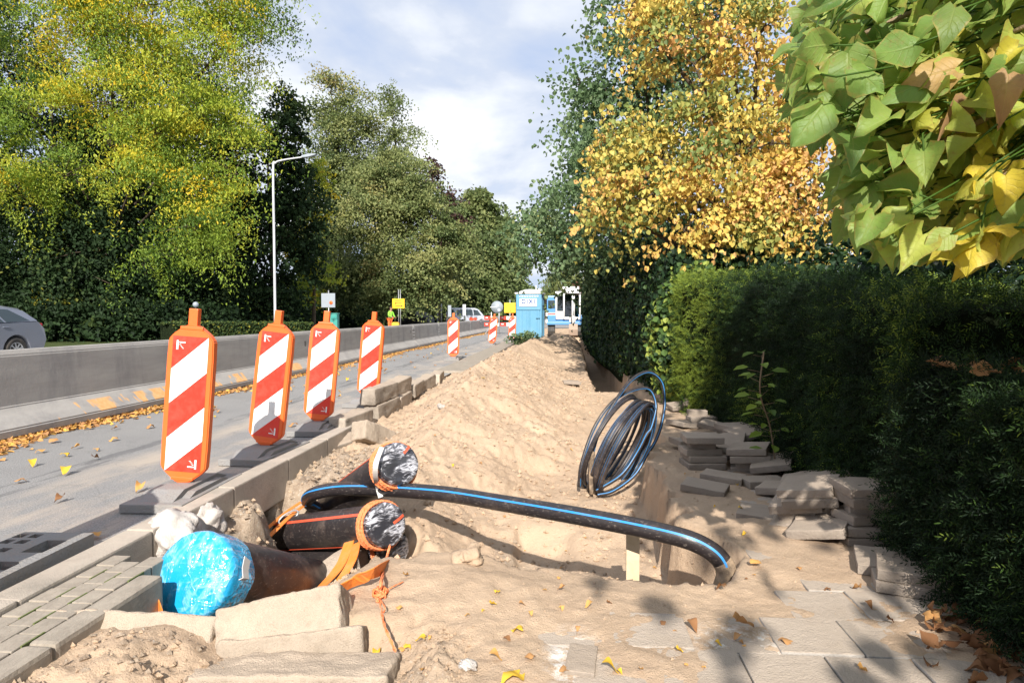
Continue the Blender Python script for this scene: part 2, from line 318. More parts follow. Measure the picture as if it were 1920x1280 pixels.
new_mat('hedge core'); P = worldpos()
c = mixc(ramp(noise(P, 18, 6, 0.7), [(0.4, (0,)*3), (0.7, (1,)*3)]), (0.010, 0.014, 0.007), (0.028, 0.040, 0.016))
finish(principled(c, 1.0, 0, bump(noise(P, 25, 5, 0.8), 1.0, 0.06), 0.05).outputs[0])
M = MATS

# ------------------------------------------------------------------ object helpers
def tag(o, label=None, cat=None, group=None, kind=None):
    if label: o['label'] = label
    if cat:
        o['category'] = cat
        if not kind: o['kind'] = 'thing'
    if group: o['group'] = group
    if kind: o['kind'] = kind
    return o
def empty(name, loc=(0, 0, 0), rz=0.0, label=None, cat=None, group=None):
    o = bpy.data.objects.new(name, None); COL.objects.link(o); o.location = loc; o.rotation_euler = (0, 0, rz); o.empty_display_size = 0.1
    return tag(o, label, cat, group)
def link(name, me, parent=None):
    o = bpy.data.objects.new(name, me); COL.objects.link(o)
    if parent is not None: o.parent = parent
    return o
def copy_tree(o, parent=None):
    c = o.copy(); COL.objects.link(c)
    if parent is not None: c.parent = parent
    for ch in list(o.children): copy_tree(ch, c)
    return c

class MB:
    """collects shapes for ONE mesh"""
    def __init__(self): self.v = []; self.f = []; self.m = []; self.s = []
    def add(self, vs, fs, mat=0, smooth=False, T=None):
        b = len(self.v)
        self.v += [tuple(T @ Vector(p)) if T is not None else tuple(p) for p in vs]
        for i, f in enumerate(fs):
            self.f.append([b + k for k in f]); self.m.append(mat[i] if isinstance(mat, list) else mat); self.s.append(smooth)
    def box(self, c, d, mat=0, T=None, bev=0.0):
        x, y, z = d[0] / 2, d[1] / 2, d[2] / 2
        if bev <= 0:
            vs = [(c[0] + a * x, c[1] + b * y, c[2] + e * z) for a in (-1, 1) for b in (-1, 1) for e in (-1, 1)]
            self.add(vs, [(0, 1, 3, 2), (4, 6, 7, 5), (0, 4, 5, 1), (2, 3, 7, 6), (0, 2, 6, 4), (1, 5, 7, 3)], mat, False, T); return
        bm = bmesh.new(); bmesh.ops.create_cube(bm, size=1)
        for q in bm.verts: q.co = Vector((q.co.x * d[0] + c[0], q.co.y * d[1] + c[1], q.co.z * d[2] + c[2]))
        bmesh.ops.bevel(bm, geom=list(bm.edges), offset=bev, segments=2, profile=0.6, affect='EDGES')
        bm.verts.index_update()
        self.add([q.co.copy() for q in bm.verts], [[q.index for q in f.verts] for f in bm.faces], mat, False, T); bm.free()
    def prism(self, poly, depth, axis='y', mat=0, T=None, off=0.0):
        """polygon (a,b) extruded along axis from off to off+depth"""
        n = len(poly); vs = []
        for k in (off, off + depth):
            for a, b in poly:
                vs.append({'y': (a, k, b), 'x': (k, a, b), 'z': (a, b, k)}[axis])
        fs = [list(range(n))[::-1], list(range(n, 2 * n))] + [(i, (i + 1) % n, n + (i + 1) % n, n + i) for i in range(n)]
        self.add(vs, fs, mat, False, T)
    def tube(self, pts, rad, n=12, mat=0, stripes=None, caps=True, T=None, twist=0.0):
        pts = [Vector(p) for p in pts]; k = len(pts)
        rad = rad if isinstance(rad, (list, tuple)) else [rad] * k
        vs = []; fs = []; ms = []
        t0 = (pts[1] - pts[0]).normalized()
        up = Vector((0, 0, 1)) if abs(t0.z) < 0.9 else Vector((1, 0, 0))
        u = t0.cross(up).normalized()
        for i in range(k):
            t = (pts[min(i + 1, k - 1)] - pts[max(i - 1, 0)]).normalized()
            u = (u - t * u.dot(t)).normalized(); w = t.cross(u)
            for j in range(n):
                a = 2 * math.pi * j / n + twist * i
                vs.append(pts[i] + (u * math.cos(a) + w * math.sin(a)) * rad[i])
        for i in range(k - 1):
            for j in range(n):
                fs.append((i * n + j, i * n + (j + 1) % n, (i + 1) * n + (j + 1) % n, (i + 1) * n + j))
                ms.append(stripes.get(j, mat) if stripes else mat)
        if caps: fs += [list(range(n))[::-1], list(range((k - 1) * n, k * n))]; ms += [mat, mat]
        self.add(vs, fs, ms, True, T)
    def lathe(self, prof, n=24, mat=0, T=None):
        vs = []; fs = []; k = len(prof)
        for r, z in prof:
            for j in range(n): vs.append((r * math.cos(2 * math.pi * j / n), r * math.sin(2 * math.pi * j / n), z))
        for i in range(k - 1):
            for j in range(n): fs.append((i * n + j, i * n + (j + 1) % n, (i + 1) * n + (j + 1) % n, (i + 1) * n + j))
        fs += [list(range(n))[::-1], list(range((k - 1) * n, k * n))]
        self.add(vs, fs, mat, True, T)
    def ribbon(self, pts, width, side, thick=0.004, mat=0):
        """flat strap along pts; side: list of side vectors or one"""
        pts = [Vector(p) for p in pts]; k = len(pts); vs = []; fs = []
        for i in range(k):
            t = (pts[min(i + 1, k - 1)] - pts[max(i - 1, 0)]).normalized()
            s = Vector(side[i] if isinstance(side, list) else side); s = (s - t * s.dot(t)).normalized(); nrm = t.cross(s)
            for a, b in ((-1, -1), (1, -1), (1, 1), (-1, 1)): vs.append(pts[i] + s * a * width / 2 + nrm * b * thick / 2)
        for i in range(k - 1):
            for j in range(4): fs.append((i * 4 + j, i * 4 + (j + 1) % 4, (i + 1) * 4 + (j + 1) % 4, (i + 1) * 4 + j))
        fs += [(3, 2, 1, 0), tuple(range((k - 1) * 4, k * 4))]
        self.add(vs, fs, mat, False)
    def mesh(self, name, mats, fix=True):
        me = bpy.data.meshes.new(name); me.from_pydata([tuple(p) for p in self.v], [], self.f)
        for mm in (mats if isinstance(mats, (list, tuple)) else [mats]): me.materials.append(mm)
        me.polygons.foreach_set('material_index', self.m); me.polygons.foreach_set('use_smooth', self.s)
        if fix:
            bm = bmesh.new(); bm.from_mesh(me); bmesh.ops.recalc_face_normals(bm, faces=bm.faces); bm.to_mesh(me); bm.free()
        me.update(); return me
    def build(self, name, mats, parent=None, fix=True):
        return link(name, self.mesh(name, mats, fix), parent)

def smooth_path(pts, n=8):
    p = [Vector(q) for q in pts]; p = [p[0] * 2 - p[1]] + p + [p[-1] * 2 - p[-2]]; out = []
    for i in range(1, len(p) - 2):
        for k in range(n):
            t = k / n; a, b, c, d = p[i - 1], p[i], p[i + 1], p[i + 2]
            out.append(0.5 * ((2 * b) + (c - a) * t + (2 * a - 5 * b + 4 * c - d) * t * t + (3 * b - a - 3 * c + d) * t ** 3))
    out.append(p[-2]); return out

def np_mesh(name, V, F, mat, tint=None, smooth=False, parent=None):
    """F: (n,4) or (n,3) int array"""
    me = bpy.data.meshes.new(name); nv, nf, k = len(V), len(F), F.shape[1]
    me.vertices.add(nv); me.vertices.foreach_set('co', np.asarray(V, np.float32).ravel())
    me.loops.add(nf * k); me.loops.foreach_set('vertex_index', F.astype(np.int32).ravel())
    me.polygons.add(nf); me.polygons.foreach_set('loop_start', (np.arange(nf) * k).astype(np.int32))
    me.polygons.foreach_set('use_smooth', np.full(nf, smooth, bool))
    if tint is not None:
        a = me.attributes.new('tint', 'FLOAT', 'FACE'); a.data.foreach_set('value', np.clip(tint, 0, 1).astype(np.float32))
    me.materials.append(mat); me.update(calc_edges=True)
    return link(name, me, parent)

# ------------------------------------------------------------------ value noise (numpy)
def _hash(ix, iy, seed):
    h = (ix.astype(np.int64) * 374761393 + iy.astype(np.int64) * 668265263 + seed * 974634777) & 0xFFFFFFFF
    h = ((h ^ (h >> 13)) * 1274126177) & 0xFFFFFFFF
    return ((h ^ (h >> 16)) & 0xFFFF) / 65535.0
def vnoise(x, y, seed=0):
    ix, iy = np.floor(x), np.floor(y); fx, fy = x - ix, y - iy
    fx = fx * fx * fx * (fx * (fx * 6 - 15) + 10); fy = fy * fy * fy * (fy * (fy * 6 - 15) + 10)
    a, b = _hash(ix, iy, seed), _hash(ix + 1, iy, seed); c, d = _hash(ix, iy + 1, seed), _hash(ix + 1, iy + 1, seed)
    return (a * (1 - fx) + b * fx) * (1 - fy) + (c * (1 - fx) + d * fx) * fy - 0.5
def fbm(x, y, seed=0, oct=4, gain=0.5):
    s = np.zeros_like(x, dtype=float); amp = 1.0; fr = 1.0
    for i in range(oct):
        ca, sa = math.cos(0.6 * i), math.sin(0.6 * i)
        s += amp * vnoise((x * ca - y * sa) * fr + 17.3 * i, (x * sa + y * ca) * fr - 9.1 * i, seed + i); amp *= gain; fr *= 2.03
    return s
def sstep(a, b, x):
    t = np.clip((x - a) / (b - a), 0, 1); return t * t * (3 - 2 * t)
def smax(a, b, k=0.08):
    h = np.clip(0.5 + 0.5 * (a - b) / k, 0, 1); return b * (1 - h) + a * h + k * h * (1 - h)

# ------------------------------------------------------------------ the sand: pit, heap, trench, footway
CARVE = [(tuple(at(366, 1078, 3.06)), tuple(at(612, 1114, 4.30)), .20), (tuple(at(725, 983, 4.0)), tuple(at(540, 999, 4.85)), .13), (tuple(at(738, 1025, 4.22)), tuple(at(545, 1050, 4.9)), .115)]
def terrain(x, y):
    x = np.asarray(x, float); y = np.asarray(y, float)
    n1 = fbm(x * 1.3, y * 1.3, 3, 4); n2 = fbm(x * 5, y * 5, 11, 4); n3 = fbm(x * 17, y * 17, 23, 4, 0.7)
    rid = 1 - 2 * np.abs(fbm(x * 3.2, y * 3.2, 31, 4)); chunk = np.maximum(0, fbm(x * 9, y * 9, 41, 3) + 0.05)
    far = 1 / (1 + np.maximum(0, y - 9) * 0.06)
    fore = -0.035 + 0.030 * n1 + 0.022 * n2 + 0.008 * n3 + 0.02 * np.exp(-((x + 0.55) / 0.35) ** 2 - ((y - 3.05) / 0.35) ** 2) * 3.0
    fore = fore + 0.014 * sstep(0.0, -0.6, x)
    tilez = sstep(0.45, 0.75, x + 0.12 * n1) * sstep(2.75, 2.3, y + 0.35 * n1) + 0.62 * sstep(0.75, 1.15, x + 0.35 * n1) * sstep(4.2, 3.0, y) * (0.65 + 1.2 * n2)
    fore = fore - 0.026 * np.clip(tilez, 0, 1) - 0.10 * np.exp(-((x + 0.95) / 0.42) ** 4) * sstep(2.68, 2.52, y)
    # right-hand footway edge of the pit
    xr = np.interp(y, [2.5, 3.05, 3.2, 3.55, 3.9, 4.1, 4.4, 5.1, 5.9, 6.4, 7.0, 7.9, 9.0, 11, 14, 60], [0.68, 0.68, 0.74, 0.88, 0.84, 0.70, 0.74, 0.74, 0.70, 0.80, 0.96, 0.98, 1.1, 1.25, 1.3, 1.3])
    ed = vnoise(y * 5.5, y * 0, 5) * 0.16 + vnoise(y * 17, y * 0, 6) * 0.05
    xr = xr + ed * sstep(3.2, 4.2, y)
    right = -0.03 + 0.020 * n1 + 0.016 * n2 + 0.006 * n3
    # heap
    zc = np.interp(y, [2, 3.2, 4.5, 5.5, 6.5, 7.5, 9, 12, 15, 19, 24, 30, 36, 42, 60], [-.15, -.16, -.12, -.02, .10, .23, .42, .52, .40, .50, .42, .40, .25, .05, -.03]) + 0.05 * n1
    cx = np.interp(y, [2, 5, 9, 14, 20, 28, 36, 60], [-1.15, -1.25, -1.30, -1.15, -0.85, -0.45, -0.2, 0.2]) + 0.18 * fbm(y * 0.8, y * 0, 9, 3)
    dx = x - cx
    slope = np.interp(y, [3, 4.6, 5.6, 6.5, 9], [0.66, 0.62, 0.46, 0.40, 0.40])
    heap = zc - np.where(dx > 0, slope * dx, -0.56 * dx)
    gul = np.maximum(0, fbm(x * 1.1 + 5, y * 2.4, 61, 4)) * np.clip(x + 1.6, 0, 1)
    heap = heap + (0.036 * n2 + 0.070 * n1 + 0.008 * rid + 0.024 * n3 + 0.035 * chunk - 0.12 * gul) * far
    # hummock to the right of the far ridge
    heap = smax(heap, -0.05 + 0.52 * np.exp(-((x - 0.05) / 0.55) ** 2 - ((y - 24) / 6.0) ** 2) + 0.10 * n1 - 3.0 * (1 - sstep(12, 17, y)), 0.08)
    left = np.interp(y, [2, 3.2, 4.2, 5.0, 6.5, 7.5, 14, 60], [-.17, -.20, -.17, -.13, -.10, -.05, -.03, -.03])
    left = left + 0.09 * np.exp(-((x + 2.0) / 0.22) ** 2 - ((y - 4.6) / 0.55) ** 2) + (0.055 * n2 + 0.05 * n3 + 0.05 * chunk)
    pitz = np.interp(y, [3, 4.8, 5.6, 6.6, 7.4, 8.6, 10, 12, 60], [-.52, -.50, -.41, -.37, -.32, -.20, -.13, -.08, -.05]) + 0.03 * n1 + 0.028 * n2 + 0.010 * n3
    floor = left + (pitz - left) * sstep(-1.25, -0.45, x)
    inner = smax(floor, heap, 0.07)
    # a step cut into the slope and crumbled soil below it
    inner = inner - 0.10 * sstep(-0.38, -0.30, x + 0.25 * n1) * sstep(0.12, -0.05, x) * sstep(5.4, 5.0, y + 0.2 * n1) * sstep(3.2, 3.5, y)
    # narrow trench along the ivy
    tr = sstep(0.48, 0.60, x + 0.12 * n1) * (1 - sstep(1.24, 1.32, x + 0.08 * n2)) * sstep(11.5, 11.8, y + 0.3 * n2) * (1 - sstep(37, 38, y))
    inner = inner - tr * 0.75
    lip = np.interp(x, [-1.6, -0.9, -0.55, -0.2, 0.2, 0.75], [2.75, 3.35, 3.45, 3.28, 3.22, 3.18]) + 0.10 * vnoise(x * 4, x * 0, 51) + 0.03 * n3
    mR = 1 - sstep(xr - 0.035, xr + 0.035, x)
    m = sstep(lip - 0.02, lip + 0.14, y) * mR
    out = np.where(y > lip - 0.03, right * (1 - mR) + inner * mR, fore)
    t = sstep(lip - 0.02, lip + 0.14, y); out = fore * (1 - t) + (right * (1 - mR) + inner * mR) * t
    # hollow in which the big pipe lies, dark crumbled soil by the kerb blocks
    hol = sstep(-0.98, -1.15, x) * (1 - sstep(-1.78, -1.70, -x * -1)) if False else np.exp(-((x + 1.45) / 0.36) ** 4 - ((y - 3.55) / 0.75) ** 4)
    out = out - 0.20 * hol - 0.20 * np.exp(-((x + 1.55) / 0.42) ** 4 - ((y - 4.75) / 0.42) ** 4)
    pocket = np.exp(-((x + 0.55) / 0.20) ** 2 - ((y - 2.28) / 0.30) ** 2); out = out - 0.05 * pocket + 0.05 * pocket * (n3 + chunk * 2)
    front = np.exp(-((x + 1.40) / 0.34) ** 2 - ((y - 2.20) / 0.15) ** 2); out = out + front * (0.0 + 0.06 * n2 + 0.03 * n3 + 0.05 * chunk)
    for (x0, y0, z0), (x1, y1, z1), rr_ in CARVE:                     # hollows in which the pipe ends lie
        dx_, dy_ = x1 - x0, y1 - y0; t_ = ((x - x0) * dx_ + (y - y0) * dy_) / (dx_ * dx_ + dy_ * dy_); tc_ = np.clip(t_, -0.10, 1.0)
        dd = np.hypot(x - x0 - tc_ * dx_, y - y0 - tc_ * dy_); w_ = 1 - sstep(rr_ * 1.0, rr_ * 2.5, dd + 0.10 * n2)
        zt = z0 + (z1 - z0) * tc_ - rr_ * 1.02 + 0.02 * n3
        out = np.where(zt < out, out * (1 - w_) + zt * w_, out)
    return out
def soil_mask(x, y):
    n1 = fbm(np.asarray(x, float) * 2, np.asarray(y, float) * 2, 77, 3)
    a = sstep(-1.45, -1.75, x + 0.25 * n1) * sstep(2.4, 2.8, y) * (1 - sstep(5.6, 6.6, y + n1))
    b = np.exp(-((x + 0.62) / 0.22) ** 2 - ((y - 2.2) / 0.28) ** 2)
    c = 0.75 * sstep(-0.42, -0.34, x + 0.2 * n1) * sstep(0.10, 0.0, x) * sstep(5.0, 4.7, y) * sstep(3.5, 3.7, y)
    d = 0.7 * np.exp(-((x + 1.45) / 0.4) ** 4 - ((y - 3.6) / 0.8) ** 4)
    return np.clip(np.maximum.reduce([a, b, c, d]), 0, 1)
def tz(x, y): return float(terrain(np.array([x]), np.array([y]))[0])

xs = np.concatenate([np.arange(-2.47, 1.3, 0.0155), np.arange(1.3, 2.15, 0.03)])
ys = [-3.0, -1.5, -0.5, 0.2, 0.7]
v = 1.0
while v < 62: ys.append(v); v += max(0.0125, 0.0062 * v)
ys = np.array(ys); GX, GY = np.meshgrid(xs, ys)
GZ = terrain(GX, GY)
nx, ny = len(xs), len(ys)
idx = np.arange(nx * ny).reshape(ny, nx)
F = np.stack([idx[:-1, :-1], idx[:-1, 1:], idx[1:, 1:], idx[1:, :-1]], -1).reshape(-1, 4)
sand = np_mesh('sand', np.stack([GX, GY, GZ], -1).reshape(-1, 3), F, M['sand'], smooth=True)
a = sand.data.attributes.new('soil', 'FLOAT', 'POINT'); a.data.foreach_set('value', soil_mask(GX, GY).ravel().astype(np.float32))
lm = np.exp(-((GX - 0.02) / 0.09) ** 2 - ((GY - 2.42) / 0.22) ** 2) + np.exp(-((GX - 0.72) / 0.20) ** 2 - ((GY - 2.62) / 0.14) ** 2) + 0.25 * np.exp(-((GX - 0.4) / 0.6) ** 2 - ((GY - 2.6) / 0.4) ** 2)
a = sand.data.attributes.new('lime', 'FLOAT', 'POINT'); a.data.foreach_set('value', np.clip(lm, 0, 1).ravel().astype(np.float32))
tag(sand, kind='structure')

# ground sheet with a hole for the dig, asphalt
mb = MB()
for x0, x1, y0, y1 in ((-900, -14.5, -60, 1500), (2.05, 900, -60, 1500), (-14.5, 2.05, 61.5, 1500), (-2.3, 2.05, -60, -2.9)):
    mb.add([(x0, y0, -0.03), (x1, y0, -0.03), (x1, y1, -0.03), (x0, y1, -0.03)], [(0, 1, 2, 3)])
tag(mb.build('ground', M['earth']), kind='structure')
mb = MB(); mb.add([(-14.6, -60, 0), (-2.345, -60, 0), (-2.345, 14.2, 0), (-14.6, 14.2, 0)], [(0, 1, 2, 3)])
mb.add([(-14.6, 14.2, 0), (-2.05, 14.2, 0), (-2.05, 62, 0), (-14.6, 62, 0)], [(0, 1, 2, 3)])
mb.add([(-14.6, 62, 0), (1.5, 62, 0), (1.5, 900, 0), (-14.6, 900, 0)], [(0, 1, 2, 3)])
tag(mb.build('road', M['asphalt']), kind='structure')

# kerb stones still in place, the brick gutter strip at the near end, the far pavement strip
mb = MB(); y = 0.75
for k in range(7):
    l = 0.9 if k else 0.9
    mb.box((-2.275, y + l / 2, -0.10 + 0.003 * math.sin(k * 2.1)), (0.155, l - 0.006, 0.30), bev=0.012); y += l
tag(mb.build('kerb', kerb_m), kind='structure')
mb = MB()
for i in range(3):
    for j in range(17):
        yy = 0.9 + j * 0.135 + (0.06 if i % 2 else 0)
        if yy < 3.12: mb.box((-2.147 + i * 0.093, yy, -0.035 + rnd.uniform(-.003, .003)), (0.089, 0.128, 0.13), 0, bev=0.005)
for k in range(3): mb.box((-1.853, 1.25 + k * 0.66, -0.10), (0.11, 0.652, 0.27), 0, bev=0.02)
for i in range(3):
    for j in range(9):
        if rnd.random() < .75: mb.box((-2.1 + i * 0.093, 1.2 + j * 0.21 + rnd.uniform(-.04, .04), 0.014), (0.007, 0.11, 0.036), 1)
tag(mb.build('gutter_pavement', [pav_m, moss_m]), kind='structure')
mb = MB()
for k in range(22): mb.box((-2.38, 14.4 + k * 1.0, -0.06), (0.62, 0.99, 0.21), 0, bev=0.012)
tag(mb.build('pavement_strip', pav_m), kind='structure')
# footway slabs, half buried
mb = MB()
for i in range(7):
    for j in range(16):
        mb.box((0.05 + i * 0.305 + (0.15 if j % 2 else 0) - .02, 0.7 + j * 0.302 + 0.17, -0.088), (0.298, 0.296, 0.10), 0, bev=0.007,
               T=Matrix.Translation((0, 0, rnd.uniform(-.008, .003))))
fw = mb.build('pavement', dusty_m); tag(fw, kind='structure')
# shift: keep only slabs that lie under the footway and in front of the pit
bm = bmesh.new(); bm.from_mesh(fw.data)
kill = []
seen = set()
for f0 in bm.faces:
    if f0 in seen: continue
    isl = []; stack = [f0]; seen.add(f0)
    while stack:
        f = stack.pop(); isl.append(f)
        for e in f.edges:
            for g in e.link_faces:
                if g not in seen: seen.add(g); stack.append(g)
    cx_ = sum((f.calc_center_median().x for f in isl)) / len(isl); cy_ = sum((f.calc_center_median().y for f in isl)) / len(isl)
    if cy_ > 2.85 and cx_ < 1.0 or cx_ > 1.75: kill += isl
bmesh.ops.delete(bm, geom=kill, context='FACES'); bm.to_mesh(fw.data); bm.free()

# ------------------------------------------------------------------ concrete barrier
def barrier_seg(name, y0, y1, label):
    prof = [(-0.30, 0.03), (0.30, 0.03), (0.30, 0.115), (0.11, 0.30), (0.085, 0.80), (0.06, 0.85), (-0.06, 0.85), (-0.085, 0.80), (-0.11, 0.30), (-0.30, 0.115)]
    mb = MB(); mb.prism(prof, y1 - y0 - 0.03, 'y', 0, None, -(y1 - y0 - 0.03) / 2)
    bm = bmesh.new(); me = mb.mesh(name, [concrete_b, steel_m]); bm.from_mesh(me)
    bmesh.ops.bevel(bm, geom=[e for e in bm.edges], offset=0.012, segments=2, affect='EDGES')
    for sgn in (-1, 1):            # bolt heads of the end plates, part of the segment's face
        for zz_ in (0.36, 0.47, 0.58, 0.70, 0.76):
            for dy in (0.07, 0.13):
                r_ = bmesh.ops.create_cube(bm, size=0.018)
                for q in r_['verts']: q.co += Vector((0.112 - 0.05 * (zz_ - 0.3), sgn * ((y1 - y0) / 2 - dy), zz_))
                for f_ in {f_ for q in r_['verts'] for f_ in q.link_faces}: f_.material_index = 1
    bm.to_mesh(me); bm.free()
    root = empty(name, (-5.52, (y0 + y1) / 2, 0), 0, label, 'barrier', 'concrete barrier segments')
    link('body', me, root)
    for sgn in (-1, 1):
        f = MB(); f.box((0, sgn * (y1 - y0) * 0.32, 0.018), (0.5, 0.5, 0.034), 0); f.build('foot', black_m, root)
    sl_ = MB(); sl_.box((0.088, (y1 - y0) / 2 - 0.42, 0.55), (0.02, 0.05, 0.2)); sl_.build('lifting_slot', dark_m, root)
    return root
names = ['nearest concrete barrier segment, cut off by the left edge', 'concrete barrier segment behind the second and first striped boards', 'concrete barrier segment behind the third striped board',
         'concrete barrier segment just right of the fourth striped board', 'concrete barrier segment midway between fourth and fifth striped boards', 'concrete barrier segment just left of the fifth striped board',
         'concrete barrier segment directly behind the fifth striped board', 'concrete barrier segment second from the far end of the row', 'last concrete barrier segment at the far sloping end']
for k in range(9):
    y0 = 4.5 + 4.9 * k
    barrier_seg('concrete_barrier', y0, y0 + 4.9, names[k])

# ------------------------------------------------------------------ striped beacon boards
def make_beacon():
    root = empty('beacon_board')
    W2, H2 = 0.155, 0.53        # half width, half height of the plastic frame; panel centre at z=0.68
    out = [(-0.045, -H2), (0.045, -H2), (W2 - 0.03, -H2 + 0.065), (W2, -H2 + 0.10), (W2 + 0.004, -0.3), (W2 + 0.004, 0.3), (W2, H2 - 0.10), (W2 - 0.03, H2 - 0.06), (0.045, H2), (-0.045, H2), (-W2 + 0.03, H2 - 0.06),
           (-W2, H2 - 0.10), (-W2 - 0.004, 0.3), (-W2 - 0.004, -0.3), (-W2, -H2 + 0.10), (-W2 + 0.03, -H2 + 0.065)]
    f = MB(); f.prism(out, 0.062, 'y', 0, Matrix.Translation((0, 0, 0.635)), -0.031)
    me = f.mesh('frame', orange_m); bm = bmesh.new(); bm.from_mesh(me)
    bmesh.ops.bevel(bm, geom=list(bm.edges), offset=0.007, segments=2, affect='EDGES'); bm.to_mesh(me); bm.free()
    fr = link('frame', me, root)
    h = MB(); h.box((0, 0, 1.217), (0.062, 0.05, 0.125), 0, bev=0.006); h.box((0, -0.027, 1.147), (0.155, 0.016, 0.022), 0, bev=0.004); h.build('handle', orange_m, root)
    b = MB(); b.box((0, -0.027, 0.133), (0.15, 0.016, 0.022), 0, bev=0.004); b.box((0, 0, 0.095), (0.07, 0.05, 0.06), 0, bev=0.005); b.build('plug', orange_m, root)
    w, t, bt = 0.122, 0.455, -0.455
    Hh = t - bt
    def P_(s, fr_): return (s * w, -0.0335, 0.635 + t - Hh * fr_)
    p = MB()
    quads = [((0, .245), (0, 0), 0), ((.245, .50), (0, .26), 1), ((.50, .755), (.26, .515), 0), ((.755, 1.0), (.515, .765), 1), ((1.0, 1.0), (.765, 1.0), 0)]
    for (l0, l1), (r0, r1), mt in quads:
        a_, b_, c_, d_ = P_(-1, l0), P_(1, r0), P_(1, r1), P_(-1, l1)
        vs = [a_, b_, c_, d_] if (l0 != l1 and r0 != r1) else ([a_, b_, d_] if r0 == r1 else [a_, b_, c_])
        n = len(vs); vs = vs + [(q[0], -0.0300, q[2]) for q in vs]
        p.add(vs, [tuple(range(n))[::-1], tuple(range(n, 2 * n))] + [(i, (i + 1) % n, n + (i + 1) % n, n + i) for i in range(n)], mt)
    p.build('striped_panel', [red_m, white_m], root)
    def emblem(cx_, cz_, s):
        e = MB(); T = Matrix.Translation((cx_, -0.0352, cz_)) @ Matrix.Rotation(R(180) if s < 0 else 0, 4, 'Y')
        e.box((0, 0, 0), (0.013, 0.0024, 0.062), 0, T); e.box((0.034, 0, 0.018), (0.040, 0.0024, 0.008), 0, T); e.box((0.013, 0, 0.018), (0.012, 0.0024, 0.004), 0, T)
        for k in range(4):
            a_ = R(-25 - 7 * k)
            e.box((0.018 + 0.007 * k, 0, 0.004 - 0.0085 * k), (0.012, 0.0024, 0.003), 0, T @ Matrix.Rotation(0, 4, 'Y'))
        e.build('emblem', white_m, root)
    emblem(-0.088, 0.635 + 0.395, 1); emblem(0.088, 0.635 - 0.40, -1)
    ft = MB()
    # recycled rubber foot: low slab, raised middle with sloped faces, recessed pockets
    ft.box((0, 0.03, 0.030), (0.40, 0.86, 0.056), 0, bev=0.006)
    ft.prism([(-0.34, 0.058), (-0.20, 0.105), (0.26, 0.105), (0.40, 0.058)], 0.22, 'x', 0, None, -0.11)
    ft.prism([(-0.24, 0.058), (-0.16, 0.085), (0.22, 0.085), (0.30, 0.058)], 0.055, 'x', 0, None, -0.168)
    ft.prism([(-0.24, 0.058), (-0.16, 0.085), (0.22, 0.085), (0.30, 0.058)], 0.055, 'x', 0, None, 0.113)
    ft.build('foot', rubber_m, root)
    return root
bproto = make_beacon()
BG = 'red and white striped beacon boards'
beacons = [  # X, Y, lean, yaw, label
 (-2.50, 4.27, 4.2, 2, 'nearest and largest red and white striped beacon board, at the kerb by the road'),
 (-2.525, 5.55, 6.5, -4, 'second nearest striped beacon board, shadow of another board across its lower end'),
 (-2.555, 6.86, 5.2, 3, 'third striped beacon board from the front, whole and leaning right'),
 (-2.63, 8.9, 5.0, -6, 'fourth striped beacon board, its foot hidden by the stacked kerb blocks'),
 (-2.94, 17.75, 0.6, 2, 'lone upright striped beacon board midway along the asphalt lane'),
 (-2.83, 26.1, 6.0, -5, 'far leaning striped beacon board in front of the red and white barrier planks'),
 (-2.30, 29.3, 2.0, 4, 'farthest striped beacon board, half hidden behind the blue portable toilet')]
for i, (x, y, lean, yaw, lab) in enumerate(beacons):
    o = bproto if i == 0 else copy_tree(bproto)
    o.location = (x, y, 0.002); o.rotation_euler = (0, 0, R(yaw)); o.scale = (.97, .97, .97); tag(o, lab, 'beacon board', BG)
    for ch in o.children:
        if not ch.name.startswith('foot'):
            pv = Matrix.Translation((0, 0, 0.09)) @ Matrix.Rotation(R(lean), 4, 'Y') @ Matrix.Rotation(R(-1.5), 4, 'X') @ Matrix.Translation((0, 0, -0.09))
            ch.matrix_local = pv
# the foot of one more board at the bottom left: a moulded block with holes and square pockets
def grid_block(name, sx, sy, sz, holes, mat):
    bm = bmesh.new(); nx_, ny_ = 16, 28
    vv = [[bm.verts.new((-sx / 2 + sx * i / nx_, -sy / 2 + sy * j / ny_, sz)) for i in range(nx_ + 1)] for j in range(ny_ + 1)]
    fc = {}
    for j in range(ny_):
        for i in range(nx_): fc[(i, j)] = bm.faces.new((vv[j][i], vv[j][i + 1], vv[j + 1][i + 1], vv[j + 1][i]))
    for (i0, i1, j0, j1, d) in holes:
        fs = [fc[(i, j)] for i in range(i0, i1) for j in range(j0, j1)]
        r = bmesh.ops.extrude_face_region(bm, geom=fs)
        bmesh.ops.translate(bm, verts=[q for q in r['geom'] if isinstance(q, bmesh.types.BMVert)], vec=(0, 0, -d))
        bmesh.ops.delete(bm, geom=fs, context='FACES')
    be = [e for e in bm.edges if e.is_boundary and all(abs(abs(q.co.x) - sx / 2) < 1e-5 or abs(abs(q.co.y) - sy / 2) < 1e-5 for q in e.verts)]
    r = bmesh.ops.extrude_edge_only(bm, edges=be)
    for q in r['geom']:
        if isinstance(q, bmesh.types.BMVert): q.co.z = 0.001
    bmesh.ops.recalc_face_normals(bm, faces=bm.faces)
    me = bpy.data.meshes.new(name); bm.to_mesh(me); bm.free(); me.materials.append(mat); return link(name, me)
fb = grid_block('board_foot', 0.42, 0.82, 0.085, [(10, 14, 18, 24, .07), (2, 4, 22, 24, .06), (5, 7, 22, 24, .06), (2, 4, 18, 20, .06), (5, 7, 18, 20, .06), (2, 4, 25, 27, .06), (5, 7, 25, 27, .06), (10, 14, 8, 14, .07), (2, 4, 9, 11, .06), (5, 7, 9, 11, .06)], rubber_m)
